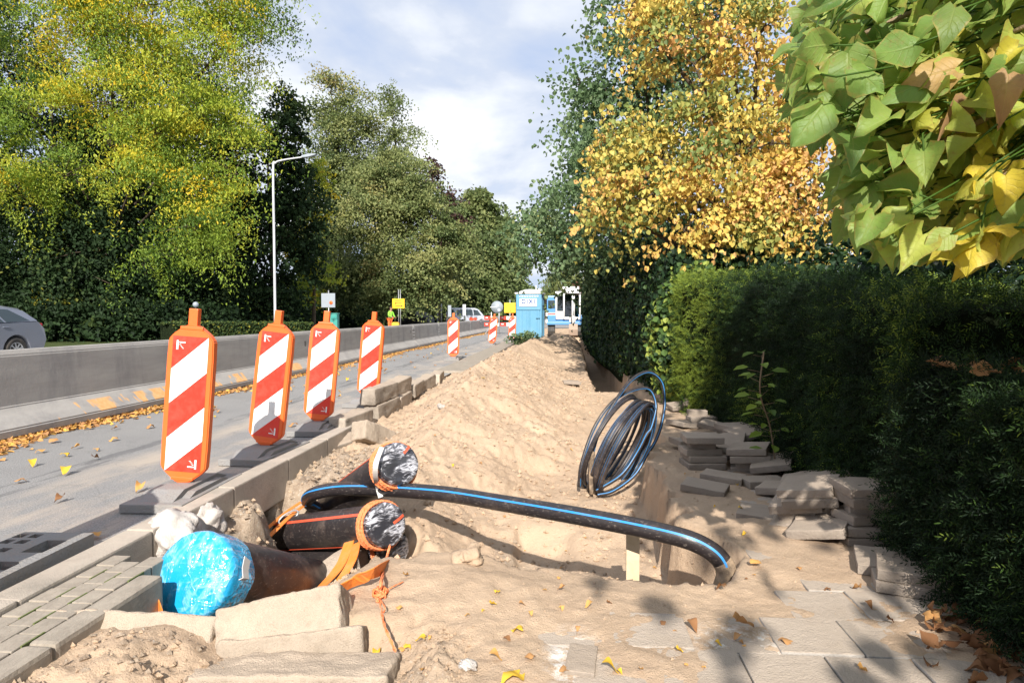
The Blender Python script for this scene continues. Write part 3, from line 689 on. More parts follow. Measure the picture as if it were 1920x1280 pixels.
fb.location = (-2.60, 2.86, 0.0); fb.rotation_euler = (0, 0, R(2))
fb.name = 'board_foot'
tag(fb, 'black rubber base block with round and square holes at the bottom left', 'base block')
o = copy_tree(bproto); o.location = (-2.62, 2.38, 0.002); o.rotation_euler = (0, 0, R(3))
tag(o, 'striped beacon board standing on the road just past the left edge', 'beacon board', BG)
for ch in o.children:
    if not ch.name.startswith('foot'): ch.matrix_local = Matrix.Translation((0, 0, 0.09)) @ Matrix.Rotation(R(3), 4, 'Y') @ Matrix.Translation((0, 0, -0.09))

# ------------------------------------------------------------------ kerb blocks and slabs
def stone_mesh(name, d, mat, bev=0.012, amp=0.006, seed=0, cuts=10, chip=0.0):
    bm = bmesh.new(); bmesh.ops.create_cube(bm, size=1)
    for q in bm.verts: q.co = Vector((q.co.x * d[0], q.co.y * d[1], q.co.z * d[2]))
    bmesh.ops.bevel(bm, geom=list(bm.edges), offset=bev, segments=3, profile=0.5, affect='EDGES')
    long_ = [e for e in bm.edges if e.calc_length() > 0.06]
    bmesh.ops.subdivide_edges(bm, edges=long_, cuts=cuts, use_grid_fill=True)
    rg = np.random.default_rng(seed); ph = rg.uniform(0, 50, 3)
    co = np.array([q.co[:] for q in bm.verts])
    s = 22
    nA = fbm(co[:, 0] * s + ph[0] + co[:, 2] * 13, co[:, 1] * s + ph[1] + co[:, 2] * 11, seed, 3)
    nB = fbm(co[:, 0] * 6 + ph[2], co[:, 1] * 6 + co[:, 2] * 6, seed + 9, 2)
    bm.normal_update()
    for q, a_, b_ in zip(bm.verts, nA, nB): q.co += q.normal * (amp * a_ + amp * 1.6 * b_ - chip * max(0, b_ - 0.15))
    for f in bm.faces: f.smooth = True
    me = bpy.data.meshes.new(name); bm.to_mesh(me); bm.free(); me.materials.append(mat); return me
kb = [stone_mesh('kerb_block', d, block_m, 0.016, 0.010, 3 + i, 26, 0.028) for i, d in enumerate(((0.66, 0.20, 0.24), (0.50, 0.20, 0.20), (0.56, 0.20, 0.20), (0.80, 0.22, 0.20)))]
KG = 'loose concrete kerb blocks'
def put(me, name, loc, rot, label, cat, group=None):
    o = link(name, me); o.location = loc; o.rotation_euler = tuple(R(a_) for a_ in rot); return tag(o, label, cat, group)
put(kb[0], 'kerb_block', at(245, 1208, 2.50) + Vector((0, 0.03, -0.03)), (-38, 2, 3), 'big sandy kerb block leaning in front of the blue capped pipe', 'kerb block', KG)
put(kb[1], 'kerb_block', at(535, 1172, 2.62), (-36, -11, 9), 'tilted kerb block right of the blue capped pipe, top of its pile', 'kerb block', KG)
put(kb[2], 'kerb_block', at(552, 1226, 2.52) + Vector((0, 0.02, -0.03)), (-24, -6, 6), 'kerb block lying beneath the tilted one at the bottom left', 'kerb block', KG)
put(kb[3], 'kerb_block', at(530, 1292, 2.33) + Vector((0, 0.03, -0.02)), (-4, -1.5, 2), 'lowest long kerb block cut by the bottom edge', 'kerb block', KG)
kk = [stone_mesh('kerb_block', d, kerb_m, 0.014, 0.012, 23 + i, 8, 0.03) for i, d in enumerate(((0.19, 0.88, 0.19), (0.19, 0.76, 0.20), (0.19, 0.72, 0.17)))]
for q_ in kk: q_.materials.clear(); q_.materials.append(dirtykerb_m)
for me, loc, rot, lab in (
 (kk[1], (-2.30, 7.18, 0.04), (0, 2, -6), 'kerb block lying level just before the two stacked blocks'),
 (kk[2], (-2.16, 6.70, -0.10), (6, 14, -28), 'fallen kerb block tipped into the soil below the kerb line'),
 (kb[1], (-1.93, 6.78, -0.04), (-14, 24, 60), 'broken kerb block standing at a slant in the sand'),
 (kk[0], (-2.24, 8.22, 0.05), (0, 0, -3), 'lower kerb block of the pair stacked beside the fourth striped board'),
 (kk[0], (-2.26, 8.18, 0.243), (0, -1, -4), 'upper kerb block of the pair stacked beside the fourth striped board'),
 (kk[1], (-2.24, 9.10, 0.03), (0, 0, 2), 'lower kerb block behind the stacked pair'),
 (kk[1], (-2.28, 9.14, 0.228), (2, 3, -2), 'upper kerb block behind the stacked pair, tipped towards the road'),
 (kk[0], (-2.26, 10.05, 0.10), (0, 0, 3), 'kerb block on the sand bank, third along from the stacked pair'),
 (kk[1], (-2.30, 11.0, 0.08), (4, 0, -4), 'small looking kerb block at the crest of the sand bank'),
 (kk[0], (-2.34, 12.3, 0.06), (0, 4, 5), 'last kerb block before the far pavement strip')):
    put(me, 'kerb_block', loc, rot, lab, 'kerb block', KG)

slabs = [stone_mesh('paving_slab', d, slab_m, 0.004, 0.0035, 60 + i, 9, 0.012) for i, d in enumerate(((0.30, 0.30, 0.05), (0.30, 0.30, 0.048), (0.30, 0.20, 0.05), (0.21, 0.105, 0.07), (0.30, 0.30, 0.052)))]
SG = 'lifted paving slabs piled along the hedge'
ORD = {1: ['only'], 2: ['bottom', 'top'], 3: ['bottom', 'middle', 'top'], 4: ['bottom', 'second from bottom', 'second from top', 'top'],
       5: ['bottom', 'second from bottom', 'middle', 'second from top', 'top'], 6: ['bottom', 'second from bottom', 'third from bottom', 'third from top', 'second from top', 'top']}
def pile(px, py, n, where, variant=0, jit=0.03, rz=0, tilt=(0, 0), step=(0, 0), z=None, th=0.052):
    g = gz(px, py, -0.03); base = tz(g.x, g.y) if z is None else z
    for k in range(n):
        me = slabs[(variant + k) % len(slabs)] if variant < 3 else slabs[3]
        lx, ly = g.x + step[0] * k + rnd.uniform(-jit, jit), g.y + step[1] * k + rnd.uniform(-jit, jit)
        lab = f'{ORD[n][k]} grey paving slab of the {where}' if n > 1 else f'{where}'
        put(me, 'paving_slab', (lx, ly, base + th * (k + 0.5) + 0.001), (tilt[0] + rnd.uniform(-1, 1), tilt[1] + rnd.uniform(-1, 1), rz + rnd.uniform(-9, 9)), lab, 'paving slab', SG)
pile(1622, 1010, 6, 'tall near pile against the hedge', 0, 0.014, 4)
pile(1545, 992, 5, 'slumped pile beside the tall pile', 1, 0.02, -28, (6, -9), (-0.012, 0.02))
pile(1498, 985, 3, 'low slipped pile by the slumped pile', 2, 0.02, -32, (9, -12), (0.01, 0.03))
pile(1706, 1097, 2, 'low pair nearest the camera under the hedge', 0, 0.02, -18)
pile(1668, 1066, 1, 'single slab flat between the tall pile and the nearest pair', 0, 0, -12)
pile(1316, 872, 5, 'tidy pile nearest the cable coil', 0, 0.02, 3)
pile(1378, 836, 4, 'pile behind the tidy one, by the ivy', 1, 0.02, 12)
pile(1312, 796, 3, 'small pile beside the sunlit ivy', 1, 0.03, 8)
pile(1284, 800, 1, 'slab lying askew left of the small ivy pile', 0, 0, 34, (0, 8))
pile(1408, 880, 4, 'pile in front of the leafy sapling', 2, 0.035, -14, (3, -5))
pile(1432, 908, 1, 'left one of two slabs lying end to end by the hedge', 2, 0, 2)
pile(1480, 912, 1, 'right one of two slabs lying end to end by the hedge', 2, 0, -14, (0, 3))
pile(1356, 900, 1, 'loose bluish slab alone on the footway sand', 2, 0, -22, (0, 2))
pile(1322, 920, 1, 'dark loose slab at the crumbling trench edge', 2, 0, -20, (4, 5))
pile(1432, 962, 1, 'slab nearly buried in the footway sand', 0, 0, -16, (0, 2), z=-0.065)
pile(1070, 724, 1, 'dark slab lying alone on the sand at the trench head', 0, 0, 8, (0, 3))
pile(1222, 716, 4, 'far slab pile behind the cable coil', 1, 0.03, 4)
pile(1190, 694, 3, 'farthest slab pile in the shade of the ivy wall', 0, 0.03, 4)
pile(1254, 752, 2, 'slab pair below the sunlit ivy', 1, 0.03, 14)
EX = 'slabs tumbled between the piles along the hedge'
def loose(px, py, me_i, rot, up, lab):
    g = gz(px, py, -.03); put(slabs[me_i], 'paving_slab', (g.x, g.y, tz(g.x, g.y) + up + .03), rot, lab, 'paving slab', SG)
for px, py, mi, rot, up, lab in (
 (1345, 868, 2, (8, -14, 30), .05, 'slab tipped against the right of the tidy pile'), (1362, 856, 0, (14, -6, -20), .10, 'slab sliding off behind the tidy pile'), (1386, 868, 2, (-6, 16, 50), .06, 'slab wedged between tidy pile and sapling'),
 (1398, 848, 0, (4, -10, 15), .16, 'slab lying high against the hedge behind the sapling pile'), (1340, 812, 2, (6, 8, -34), .04, 'slab in the gap between the ivy and tidy piles'), (1352, 786, 0, (0, -8, 20), .10, 'slab high under the ivy leaves'),
 (1448, 890, 0, (9, -12, -24), .07, 'slab leaning on the hedge foot right of the sapling'), (1466, 928, 2, (4, -8, -36), .03, 'slab half sunk below the pair lying end to end'), (1505, 930, 0, (12, -16, -30), .06, 'slab sloping under the hedge behind the slumped pile'),
 (1512, 958, 2, (10, -18, -40), .05, 'slab standing slanted at the left end of the slumped pile'), (1535, 1010, 2, (6, -12, -34), .025, 'lowest slab sticking out below the slumped pile'), (1560, 960, 0, (8, -10, -22), .16, 'slab lying across the slumped pile by the tall pile'),
 (1290, 838, 2, (3, 6, 24), .03, 'slab lying on the trench edge above the tidy pile'), (1275, 770, 0, (5, -4, 10), .04, 'slab below the sunlit ivy next to the coil'), (1305, 775, 2, (10, 6, -15), .09, 'slab leaning into the sunlit ivy')):
    loose(px, py, mi, rot, up, lab)
pile(1090, 1232, 1, 'pale broken slab piece in the near sand', 3, 0, 78, (2, 1), z=-0.092)

def rock(name, loc, r, mat, seed, label, cat, sq=(1, 1, 0.8), group=None):
    bm = bmesh.new(); bmesh.ops.create_icosphere(bm, subdivisions=4, radius=1)
    co = np.array([q.co[:] for q in bm.verts])
    n = fbm(co[:, 0] * 1.6 + seed + co[:, 2] * 1.1, co[:, 1] * 1.6 - seed + co[:, 2] * 0.9, seed, 5, 0.55)
    for q, d in zip(bm.verts, n): q.co = Vector((q.co.x * sq[0], q.co.y * sq[1], q.co.z * sq[2])) * r * (1 + 0.62 * d)
    for f in bm.faces: f.smooth = True
    me = bpy.data.meshes.new(name); bm.to_mesh(me); bm.free(); me.materials.append(mat)
    o = link(name, me); o.location = loc; o.rotation_euler = (rnd.random() * 0.4, rnd.random() * .4, seed); return tag(o, label, cat, group)
rock('plaster_lump', at(322, 1000, 3.62), 0.150, plaster_m, 5, 'larger white lump of mortar behind the blue capped pipe', 'rubble lump')
rock('plaster_lump', at(382, 978, 3.95), 0.118, plaster_m, 9, 'smaller whitish lump of mortar leaning on the larger one', 'rubble lump', (0.9, 0.9, 1.0))
g = at(828, 755, 7.6); rock('stone', (g.x, g.y, tz(g.x, g.y) + 0.015), 0.042, plaster_m, 14, 'pale round stone lying on the sand heap slope', 'stone')
g = gz(878, 1062, -0.02); rock('sand_clod', (g.x, g.y, tz(g.x, g.y) + 0.02), 0.065, M['sand'], 17, 'rounded sand clod on the near lip of the pit', 'clod', (1.25, 1, .7))
g = gz(877, 1258, -0.04); rock('stone', (g.x, g.y, tz(g.x, g.y) + 0.01), 0.028, plaster_m, 19, 'small pale stone half sunk in the near sand', 'stone', (1.2, 1, .6))
# crumbs of soil and rubble beside the kerb: too many to count
rg = np.random.default_rng(5)
def crumbs(n, xr_, yr_, rmin, rmax, seed):
    rg = np.random.default_rng(seed)
    x = rg.uniform(*xr_, n); y = rg.uniform(*yr_, n); s = rmin + (rmax - rmin) * rg.random(n) ** 3
    return x, y, s
base = np.array([(1, 0, 0), (-1, 0, 0), (0, 1, 0), (0, -1, 0), (0, 0, 1), (0, 0, -1)], float)
fo = np.array([(0, 2, 4), (2, 1, 4), (1, 3, 4), (3, 0, 4), (2, 0, 5), (1, 2, 5), (3, 1, 5), (0, 3, 5)])
X, Y, Sz = [], [], []
for args in ((2600, (-2.2, -1.45), (3.2, 6.4), .004, .026, 1), (700, (-0.95, -0.35), (2.0, 2.6), .003, .014, 2), (7000, (-1.9, 0.6), (3.3, 14), .004, .026, 3), (500, (-1.9, -.9), (2.0, 2.5), .003, .02, 8), (500, (-1.8, -1.0), (2.7, 3.4), .004, .016, 4), (900, (-.6, 1.4), (2.0, 6.5), .002, .009, 6)):
    a_, b_, c_ = crumbs(*args); X.append(a_); Y.append(b_); Sz.append(c_)
X, Y, Sz = map(np.concatenate, (X, Y, Sz)); Z = terrain(X, Y) + Sz * 0.3
n = len(X); V = base[None] * Sz[:, None, None] * rg.uniform(0.6, 1.25, (n, 6, 1)) + rg.normal(0, .15, (n, 6, 3)) * Sz[:, None, None] + np.stack([X, Y, Z], -1)[:, None]
Fc = (fo[None] + (np.arange(n) * 6)[:, None, None]).reshape(-1, 3)
cr_ = np_mesh('rubble', V.reshape(-1, 3), Fc, M['sand']); a = cr_.data.attributes.new('soil', 'FLOAT', 'POINT'); a.data.foreach_set('value', np.repeat(np.where((rg.random(n) < .6) & (X < -1.3) | (rg.random(n) < .06), 1.0, 0.0), 6).astype(np.float32))
tag(cr_, 'crumbs of soil and small rubble scattered on the sand and soil', 'rubble', None, 'stuff')

# ------------------------------------------------------------------ pipes
def pipe_section(root, name, pts, rad, mats, stripes, n=40):
    mb = MB(); mb.tube(pts, rad, n, 0, stripes); return mb.build(name, mats, root)
def film_cap(root, c, axis, rad, mat, depth, seed, name='film_cap', bulge=0.02):
    """film stretched over a pipe end and taped back along the pipe; axis points out of the pipe"""
    axis = Vector(axis).normalized(); T = Matrix.Translation(c) @ axis.to_track_quat('Z', 'Y').to_matrix().to_4x4()
    bm = bmesh.new(); nseg = 72
    prof = [(rad * 1.045, -depth), (rad * 1.05, -depth * 0.66), (rad * 1.03, -depth * 0.3), (rad * 1.035, -0.012), (rad * 0.995, 0.006)] + [(rad * k / 9, 0.006 + bulge * (1 - (k / 9) ** 2)) for k in range(8, 0, -1)]
    rings = []
    rg = np.random.default_rng(seed); ph = rg.uniform(0, 6.28, 8)
    for i, (r, z) in enumerate(prof):
        ring = []
        for j in range(nseg):
            a_ = 2 * math.pi * j / nseg
            w = 0.010 * (r / rad) * (math.sin(9 * a_ + ph[0] + z * 30) + math.sin(17 * a_ + ph[1]) * 0.6 + math.sin(31 * a_ + ph[2] + i) * 0.5) * rad * 0.6
            dz = 0.010 * math.sin(7 * a_ + ph[3] + i * 0.9) * rad * 4 * (r / rad) * (1 if i in (0,) else 0.25)
            ring.append(bm.verts.new(((r + w) * math.cos(a_), (r + w) * math.sin(a_), z + dz)))
        rings.append(ring)
    for i in range(len(rings) - 1):
        for j in range(nseg): bm.faces.new((rings[i][j], rings[i][(j + 1) % nseg], rings[i + 1][(j + 1) % nseg], rings[i + 1][j]))
    bm.faces.new(rings[-1])
    for f in bm.faces: f.smooth = True
    me = bpy.data.meshes.new(name); bm.to_mesh(me); bm.free(); me.materials.append(mat); o = link(name, me, root)
    o.matrix_local = T; return o
def rope_coil(root, c, axis, rad, turns, r, pitch, seed, name='rope_wrap'):
    axis = Vector(axis).normalized(); T = Matrix.Translation(c) @ axis.to_track_quat('Z', 'Y').to_matrix().to_4x4()
    pts = []; rg = random.Random(seed)
    for k in range(int(turns * 40) + 1):
        a_ = 2 * math.pi * k / 40
        pts.append((math.cos(a_) * (rad + r * (1 + .35 * math.sin(a_ * 3.3))), math.sin(a_) * (rad + r * (1 + .35 * math.sin(a_ * 2.7))), -pitch * k / 40 + 0.006 * math.sin(a_ * 1.7 + seed)))
    mb = MB()
    # three strands twisted round each other
    for s in range(3):
        p2 = []
        for k, p in enumerate(pts):
            t = 2 * math.pi * (s / 3 + k * 0.33); rr = r * 0.55; rad_dir = Vector((p[0], p[1], 0)).normalized()
            p2.append(Vector(p) + rad_dir * rr * math.cos(t) + Vector((0, 0, 1)) * rr * math.sin(t))
        mb.tube(p2, r * 0.62, 5, 0)
    o = mb.build(name, rope_m, root); o.matrix_local = T; return o
PG = 'capped black pipe ends beside the kerb'
# big pipe with the blue film cap
A, B_ = at(366, 1078, 3.06), at(612, 1114, 4.30)
big = empty('capped_pipe', (0, 0, 0), 0, 'large black pipe with a bright blue film cap at the bottom left', 'pipe')
ax = (A - B_).normalized(); rad = 0.197
pipe_section(big, 'pipe_body', [A.lerp(B_, t) for t in np.linspace(0, 1, 14)], rad, [pipe_m], None, 64)
film_cap(big, A + ax * 0.01, ax, rad * 1.015, bluefilm_m, 0.17, 3, 'blue_film_cap', 0.03)
# crumpled tape tongue
tq = MB(); sdv = ax.cross(Vector((0, 0, 1))).normalized(); upv = sdv.cross(ax)
e0 = A - ax * 0.05 + (sdv * -0.80 + upv * 0.6) * rad * 1.03
side_r = -sdv if sdv.x < 0 else sdv
e0 = A - ax * 0.05 + side_r * rad * 1.05 + upv * 0.03
tq.ribbon([e0 + upv * 0.07 - ax * 0.02, e0 + upv * 0.02 + side_r * 0.015, e0 - upv * 0.02 + side_r * 0.03, e0 - upv * 0.03 + side_r * 0.01], 0.05, ax, 0.004)
tq.build('tape_flap', tape_m, big)
# three smaller pipes with clear film caps and orange stripes
def small_pipe(near, far, rad, label, stripe_at, seed, ropes=2.6, film=True, mid=None):
    root = empty('capped_pipe', (0, 0, 0), 0, label, 'pipe', PG)
    pts = [near.lerp(far, t) for t in np.linspace(0, 1, 12)] if mid is None else smooth_path([near, mid, far], 8)
    ax = (pts[0] - pts[1]).normalized(); n = 48
    st = {}
    for s in stripe_at:
        for k in range(2): st[(s + k) % n] = 1
    pipe_section(root, 'pipe_body', pts, rad, [pipe_m, redstripe_m], st, n)
    film_cap(root, pts[0] + ax * 0.004, ax, rad * 1.01, clearfilm_m, 0.10, seed, 'clear_film_cap', 0.012)
    if ropes: rope_coil(root, pts[0] - ax * 0.035, ax, rad * 1.06, ropes, 0.0085, 0.017, seed)
    return root, ax, pts
n1, f1 = at(725, 983, 4.0), at(540, 999, 4.85)
p1, ax1, pts1 = small_pipe(n1, f1, 0.127, 'middle black pipe with clear film cap and thick orange rope, above the lowest one', [], 11, 5.2)
n2, f2 = at(747, 868, 4.35), at(575, 985, 5.6)
p2, ax2, pts2 = small_pipe(n2, f2, 0.137, 'upper black pipe with clear film cap rising over the blue striped pipe', [], 12, 5.2)
n3, f3 = at(738, 1025, 4.22), at(545, 1050, 4.9)
p3, ax3, pts3 = small_pipe(n3, f3, 0.115, 'lowest black pipe half hidden under the middle capped pipe', [], 13, 1.6)
# stripes as thin raised ribbons where the photograph shows them
def stripe_on(root, pts, rad, direction, width, mat, name='stripe', out=0.0015, t0=0, t1=None):
    d = Vector(direction); q = []; sd = []
    for i, p in enumerate(pts):
        t = (Vector(pts[min(i + 1, len(pts) - 1)]) - Vector(pts[max(i - 1, 0)])).normalized()
        nrm = (d - t * d.dot(t)).normalized(); q.append(Vector(p) + nrm * (rad + out - 0.001)); sd.append(t.cross(nrm))
    mb = MB(); mb.ribbon(q, width, sd, 0.003); return mb.build(name, mat, root)
camv = Vector((0, 0, CAM_H))
def to_cam(p, up): v = (camv - p).normalized(); return (v + Vector((0, 0, up))).normalized()
stripe_on(p1, pts1, 0.127, to_cam(n1, 0.42), 0.020, redstripe_m)
stripe_on(p1, pts1, 0.127, to_cam(n1, -1.1), 0.020, redstripe_m)
stripe_on(p2, pts2, 0.137, to_cam(n2, 0.9), 0.020, redstripe_m)
def cap_mark(root, c, ax, a, b, rad):
    mb = MB(); mb.ribbon([c + ax * 0.022 + a, c + ax * 0.022 + (a + b) / 2 + ax * 0.004, c + ax * 0.014 + b], 0.016, ax.cross(b - a).normalized(), 0.003); mb.build('film_stripe', redstripe_m, root)
s1 = ax1.cross(Vector((0, 0, 1))).normalized(); s1 = s1 if s1.x > 0 else -s1; u1 = Vector((0, 0, 1))
cap_mark(p1, n1, ax1, s1 * 0.035 + u1 * 0.0, s1 * 0.112 + u1 * 0.035, .12)
s2 = ax2.cross(Vector((0, 0, 1))).normalized(); s2 = s2 if s2.x > 0 else -s2
cap_mark(p2, n2, ax2, s2 * 0.03 + u1 * 0.055, s2 * 0.075 + u1 * 0.10, .12)

# water pipe with the blue line, arching over the pit
wp = smooth_path([at(700, 985, 5.15), at(640, 968, 5.15), at(598, 955, 5.0), at(577, 938, 4.88), at(592, 924, 4.72), at(640, 916, 4.60), at(720, 917, 4.42), at(830, 925, 4.18), at(950, 944, 3.92), at(1080, 966, 3.66), at(1200, 989, 3.50), at(1280, 1008, 3.42), at(1325, 1027, 3.40), at(1352, 1050, 3.39), at(1362, 1076, 3.38), at(1352, 1112, 3.37)], 10)
wroot = empty('water_pipe', (0, 0, 0), 0, 'black pipe with a blue line arching across the pit into the sand', 'pipe')
mb = MB(); mb.tube(wp, 0.048, 28, 0); mb.build('pipe_body', pipe_m, wroot)
i0 = 30
ds = []
mb = MB(); q = []; sd = []
for i in range(22, len(wp) - 16):
    t = (wp[i + 1] - wp[i - 1]).normalized(); d = (camv - wp[i]).normalized() + Vector((0, 0, 0.30)); nrm = (d - t * d.dot(t)).normalized()
    q.append(wp[i] + nrm * 0.0482); sd.append(t.cross(nrm))
mb.ribbon(q, 0.011, sd, 0.003); mb.build('blue_line', bluestripe_m, wroot)
mb = MB(); mb.tube(wp[-20:], 0.0495, 28, 0); mb.build('sandy_end', sandpipe_m, wroot)
# tape strip from the upper pipe over the water pipe
tp = empty('tape_strip', (0, 0, 0), 0, 'strip of clear tape hanging from the upper pipe over the blue lined pipe', 'tape')
mb = MB(); a0 = at(706, 868, 4.26); mb.ribbon(smooth_path([at(716, 838, 4.30), at(705, 868, 4.18), at(704, 895, 4.22), at(709, 915, 4.38), at(714, 932, 4.36)], 6), 0.032, Vector((1, 0.2, 0)), 0.002); mb.build('strip', tape_m, tp)

def gpt(px, py, up=0.006):
    g_ = gz(px, py, -0.03)
    for _ in range(8): g_ = gz(px, py, tz(g_.x, g_.y) + up)
    return g_
# orange webbing straps and rope
def strap(name, pts, width, side, label, group='orange webbing straps round the pipes'):
    r_ = empty(name, (0, 0, 0), 0, label, 'strap', group); mb = MB(); mb.ribbon(smooth_path(pts, 7), width, side, 0.005); mb.build('webbing', strap_m, r_); return r_
cd = Vector((0.8, -0.1, 0.15))
strap('webbing_strap', [at(655, 1015, 4.05), at(640, 1055, 3.92), at(612, 1090, 3.80), at(575, 1122, 3.60), at(520, 1142, 3.42)], 0.075, Vector((0.9, -0.2, 0.35)), 'wide orange strap hanging from the middle capped pipe, left one')
strap('webbing_strap', [at(668, 1018, 4.02), at(660, 1050, 3.86), at(636, 1088, 3.74), at(596, 1124, 3.52), at(540, 1150, 3.36)], 0.06, Vector((0.9, -0.2, 0.3)), 'orange strap hanging from the middle capped pipe, right one')
strap('webbing_strap', [at(748, 1050, 4.0), gpt(712, 1068, .05), gpt(660, 1092, .045), gpt(605, 1122, .03), gpt(575, 1140, .0)], 0.060, Vector((0.2, -0.5, 0.9)), 'orange strap running from the lowest capped pipe to the ground')
s_up = strap('webbing_strap', [at(585, 938, 4.95), at(555, 958, 4.80), at(525, 985, 4.60), at(500, 1010, 4.45), at(480, 1032, 4.30)], 0.045, Vector((0.8, 0.4, 0.3)), 'orange strap with a metal ring behind the pipes, right of the pair')
strap('webbing_strap', [at(572, 936, 5.00), at(540, 957, 4.86), at(508, 984, 4.66), at(478, 1012, 4.5)], 0.04, Vector((0.8, 0.4, 0.3)), 'orange strap behind the pipes, left of the pair')
strap('webbing_strap', [at(262, 1150, 2.98), at(276, 1128, 2.92), at(290, 1122, 2.88), at(300, 1148, 2.84), at(296, 1165, 2.80)], 0.055, Vector((0.6, -0.5, 0.5)), 'short loop of orange strap under the blue film cap')
mb = MB(); c0 = at(541, 969, 4.70)
mb.tube([c0 + Vector((0.055 * math.cos(a_) * 1.3, 0.03 * math.sin(a_), 0.03 * math.sin(a_) + 0.03 * math.cos(a_))) for a_ in np.linspace(0, 6.28, 22)], 0.006, 8, 0, None, False); mb.build('metal_ring', steel_m, s_up)
# hanging rope with frayed knot
rp = empty('hanging_rope', (0, 0, 0), 0, 'frayed orange rope hanging from the middle capped pipe to the sand', 'rope')
def rope(root, name, pts, r, strands=3, tw=0.55):
    pts = smooth_path(pts, 12); mb = MB()
    for s in range(strands):
        q = []
        for k, p in enumerate(pts):
            t = (pts[min(k + 1, len(pts) - 1)] - pts[max(k - 1, 0)]).normalized(); u = t.cross(Vector((0.3, 1, 0.2))).normalized(); w = t.cross(u); a_ = 2 * math.pi * s / strands + k * tw
            q.append(p + (u * math.cos(a_) + w * math.sin(a_)) * r * 0.6)
        mb.tube(q, r * 0.62, 5, 0)
    return mb.build(name, rope_m, root)
rope(rp, 'rope', [at(731, 1022, 3.86), at(724, 1050, 3.70), gpt(716, 1085, .06), gpt(711, 1112, .02), gpt(708, 1128)], 0.007)
mb = MB(); kc = gpt(713, 1112, 0.02); rr = random.Random(4)
for k in range(9):
    o_ = Vector((rr.uniform(-1, 1), rr.uniform(-1, 1), rr.uniform(-.3, 1))).normalized()
    mb.tube([kc + Vector((0.022 * math.cos(a_), 0.022 * math.sin(a_), 0)) @ Matrix.Rotation(k * 0.7, 3, o_) + o_ * 0.012 for a_ in np.linspace(0, 6.28, 14)], 0.005, 5)
mb.build('knot', rope_m, rp)
rope(rp, 'rope_tail', [gpt(712, 1120), gpt(716, 1150), gpt(724, 1180), gpt(737, 1210), gpt(745, 1232)], 0.005, 2)
rope(rp, 'frayed_strand', [gpt(716, 1112, .02), gpt(735, 1100, .03), gpt(756, 1090, .01)], 0.003, 2)
rope(rp, 'frayed_strand', [gpt(712, 1122, .02), gpt(722, 1140, .03), gpt(712, 1155, .01)], 0.003, 2)
# flat block between the pipes
g = at(655, 1050, 4.15); put(kk[1], 'kerb_block', (g.x, g.y + 0.05, g.z - 0.05), (20, 0, -32), 'kerb block propping up the middle capped pipe', 'kerb block', KG)

# ------------------------------------------------------------------ coil of cable duct
coil = empty('duct_coil', (0, 0, 0), 0, 'coil of black and blue duct leaning against the trench side', 'coil of duct')
def loop_pts(c, rad, u, v, a0=0, a1=2 * math.pi, n=56):
    return [c + (u * math.cos(t) + v * math.sin(t)) * rad for t in np.linspace(a0, a1, n)]
uu = Vector((0.47, 0.12, 0.87)).normalized(); vv_ = Vector((0.42, 0.86, -0.05)); vv_ = (vv_ - uu * vv_.dot(uu)).normalized(); nn_ = uu.cross(vv_)
c0 = at(1158, 835, 6.35)
lr = random.Random(12)
def duct(pts, name='duct'):
    mb = MB(); mb.tube(pts, 0.0155, 12, 0, {1: 1, 7: 1}, True, None, 0.004); return mb.build(name, [pipe_m, coilblue_m], coil)
for k in range(16):
    off = nn_ * lr.uniform(-0.10, 0.10) + Vector((lr.uniform(-.015, .015), lr.uniform(-.03, .03), lr.uniform(-.02, .02)))
    rr_ = 0.46 + lr.uniform(-0.03, 0.04)
    q = Quaternion(uu, lr.uniform(-0.10, 0.10)) @ vv_
    duct(loop_pts(c0 + off, rr_, uu, q, 0, 2 * math.pi * 0.995, 64))
big_u = Vector((0.50, 0.05, 0.86)).normalized()
low = at(1118, 918, 6.1)
duct(smooth_path([at(1110, 925, 6.02), at(1106, 880, 6.0), at(1122, 812, 6.05), at(1152, 755, 6.15), at(1182, 714, 6.3), at(1215, 697, 6.45), at(1240, 715, 6.55), at(1246, 755, 6.55), at(1240, 795, 6.45), at(1228, 828, 6.35), at(1214, 850, 6.2), at(1190, 890, 6.1), at(1150, 920, 6.0), at(1120, 928, 5.95)], 9), 'loose_loop')
duct(smooth_path([at(1086, 912, 6.1), at(1090, 870, 6.1), at(1115, 800, 6.2), at(1150, 752, 6.3), at(1190, 730, 6.4), at(1218, 730, 6.5), at(1230, 760, 6.5), at(1222, 800, 6.4), at(1212, 815, 6.35), at(1195, 848, 6.2), at(1165, 890, 6.1), at(1118, 920, 6.0)], 9), 'loose_loop')
mb = MB(); mb.tube(smooth_path([at(1112, 846, 5.98), at(1108, 880, 5.98), at(1109, 926, 5.98)], 6), 0.0195, 10); mb.build('sandy_end', sandpipe_m, coil)
# stake in the pit
g = gpt(1186, 1078, 0); g = at(1186, 1080, 3.75); zb = tz(g.x, g.y)
top = at(1186, 985, 3.75).z
mb = MB(); mb.box((0, 0, 0), (0.072, 0.03, top - zb + 0.12), 0, bev=0.003)
o = mb.build('wooden_stake', wood_m); o.location = (g.x, g.y, (top + zb - 0.12) / 2); tag(o, 'pale wooden stake standing upright in the pit below the arching pipe', 'stake')

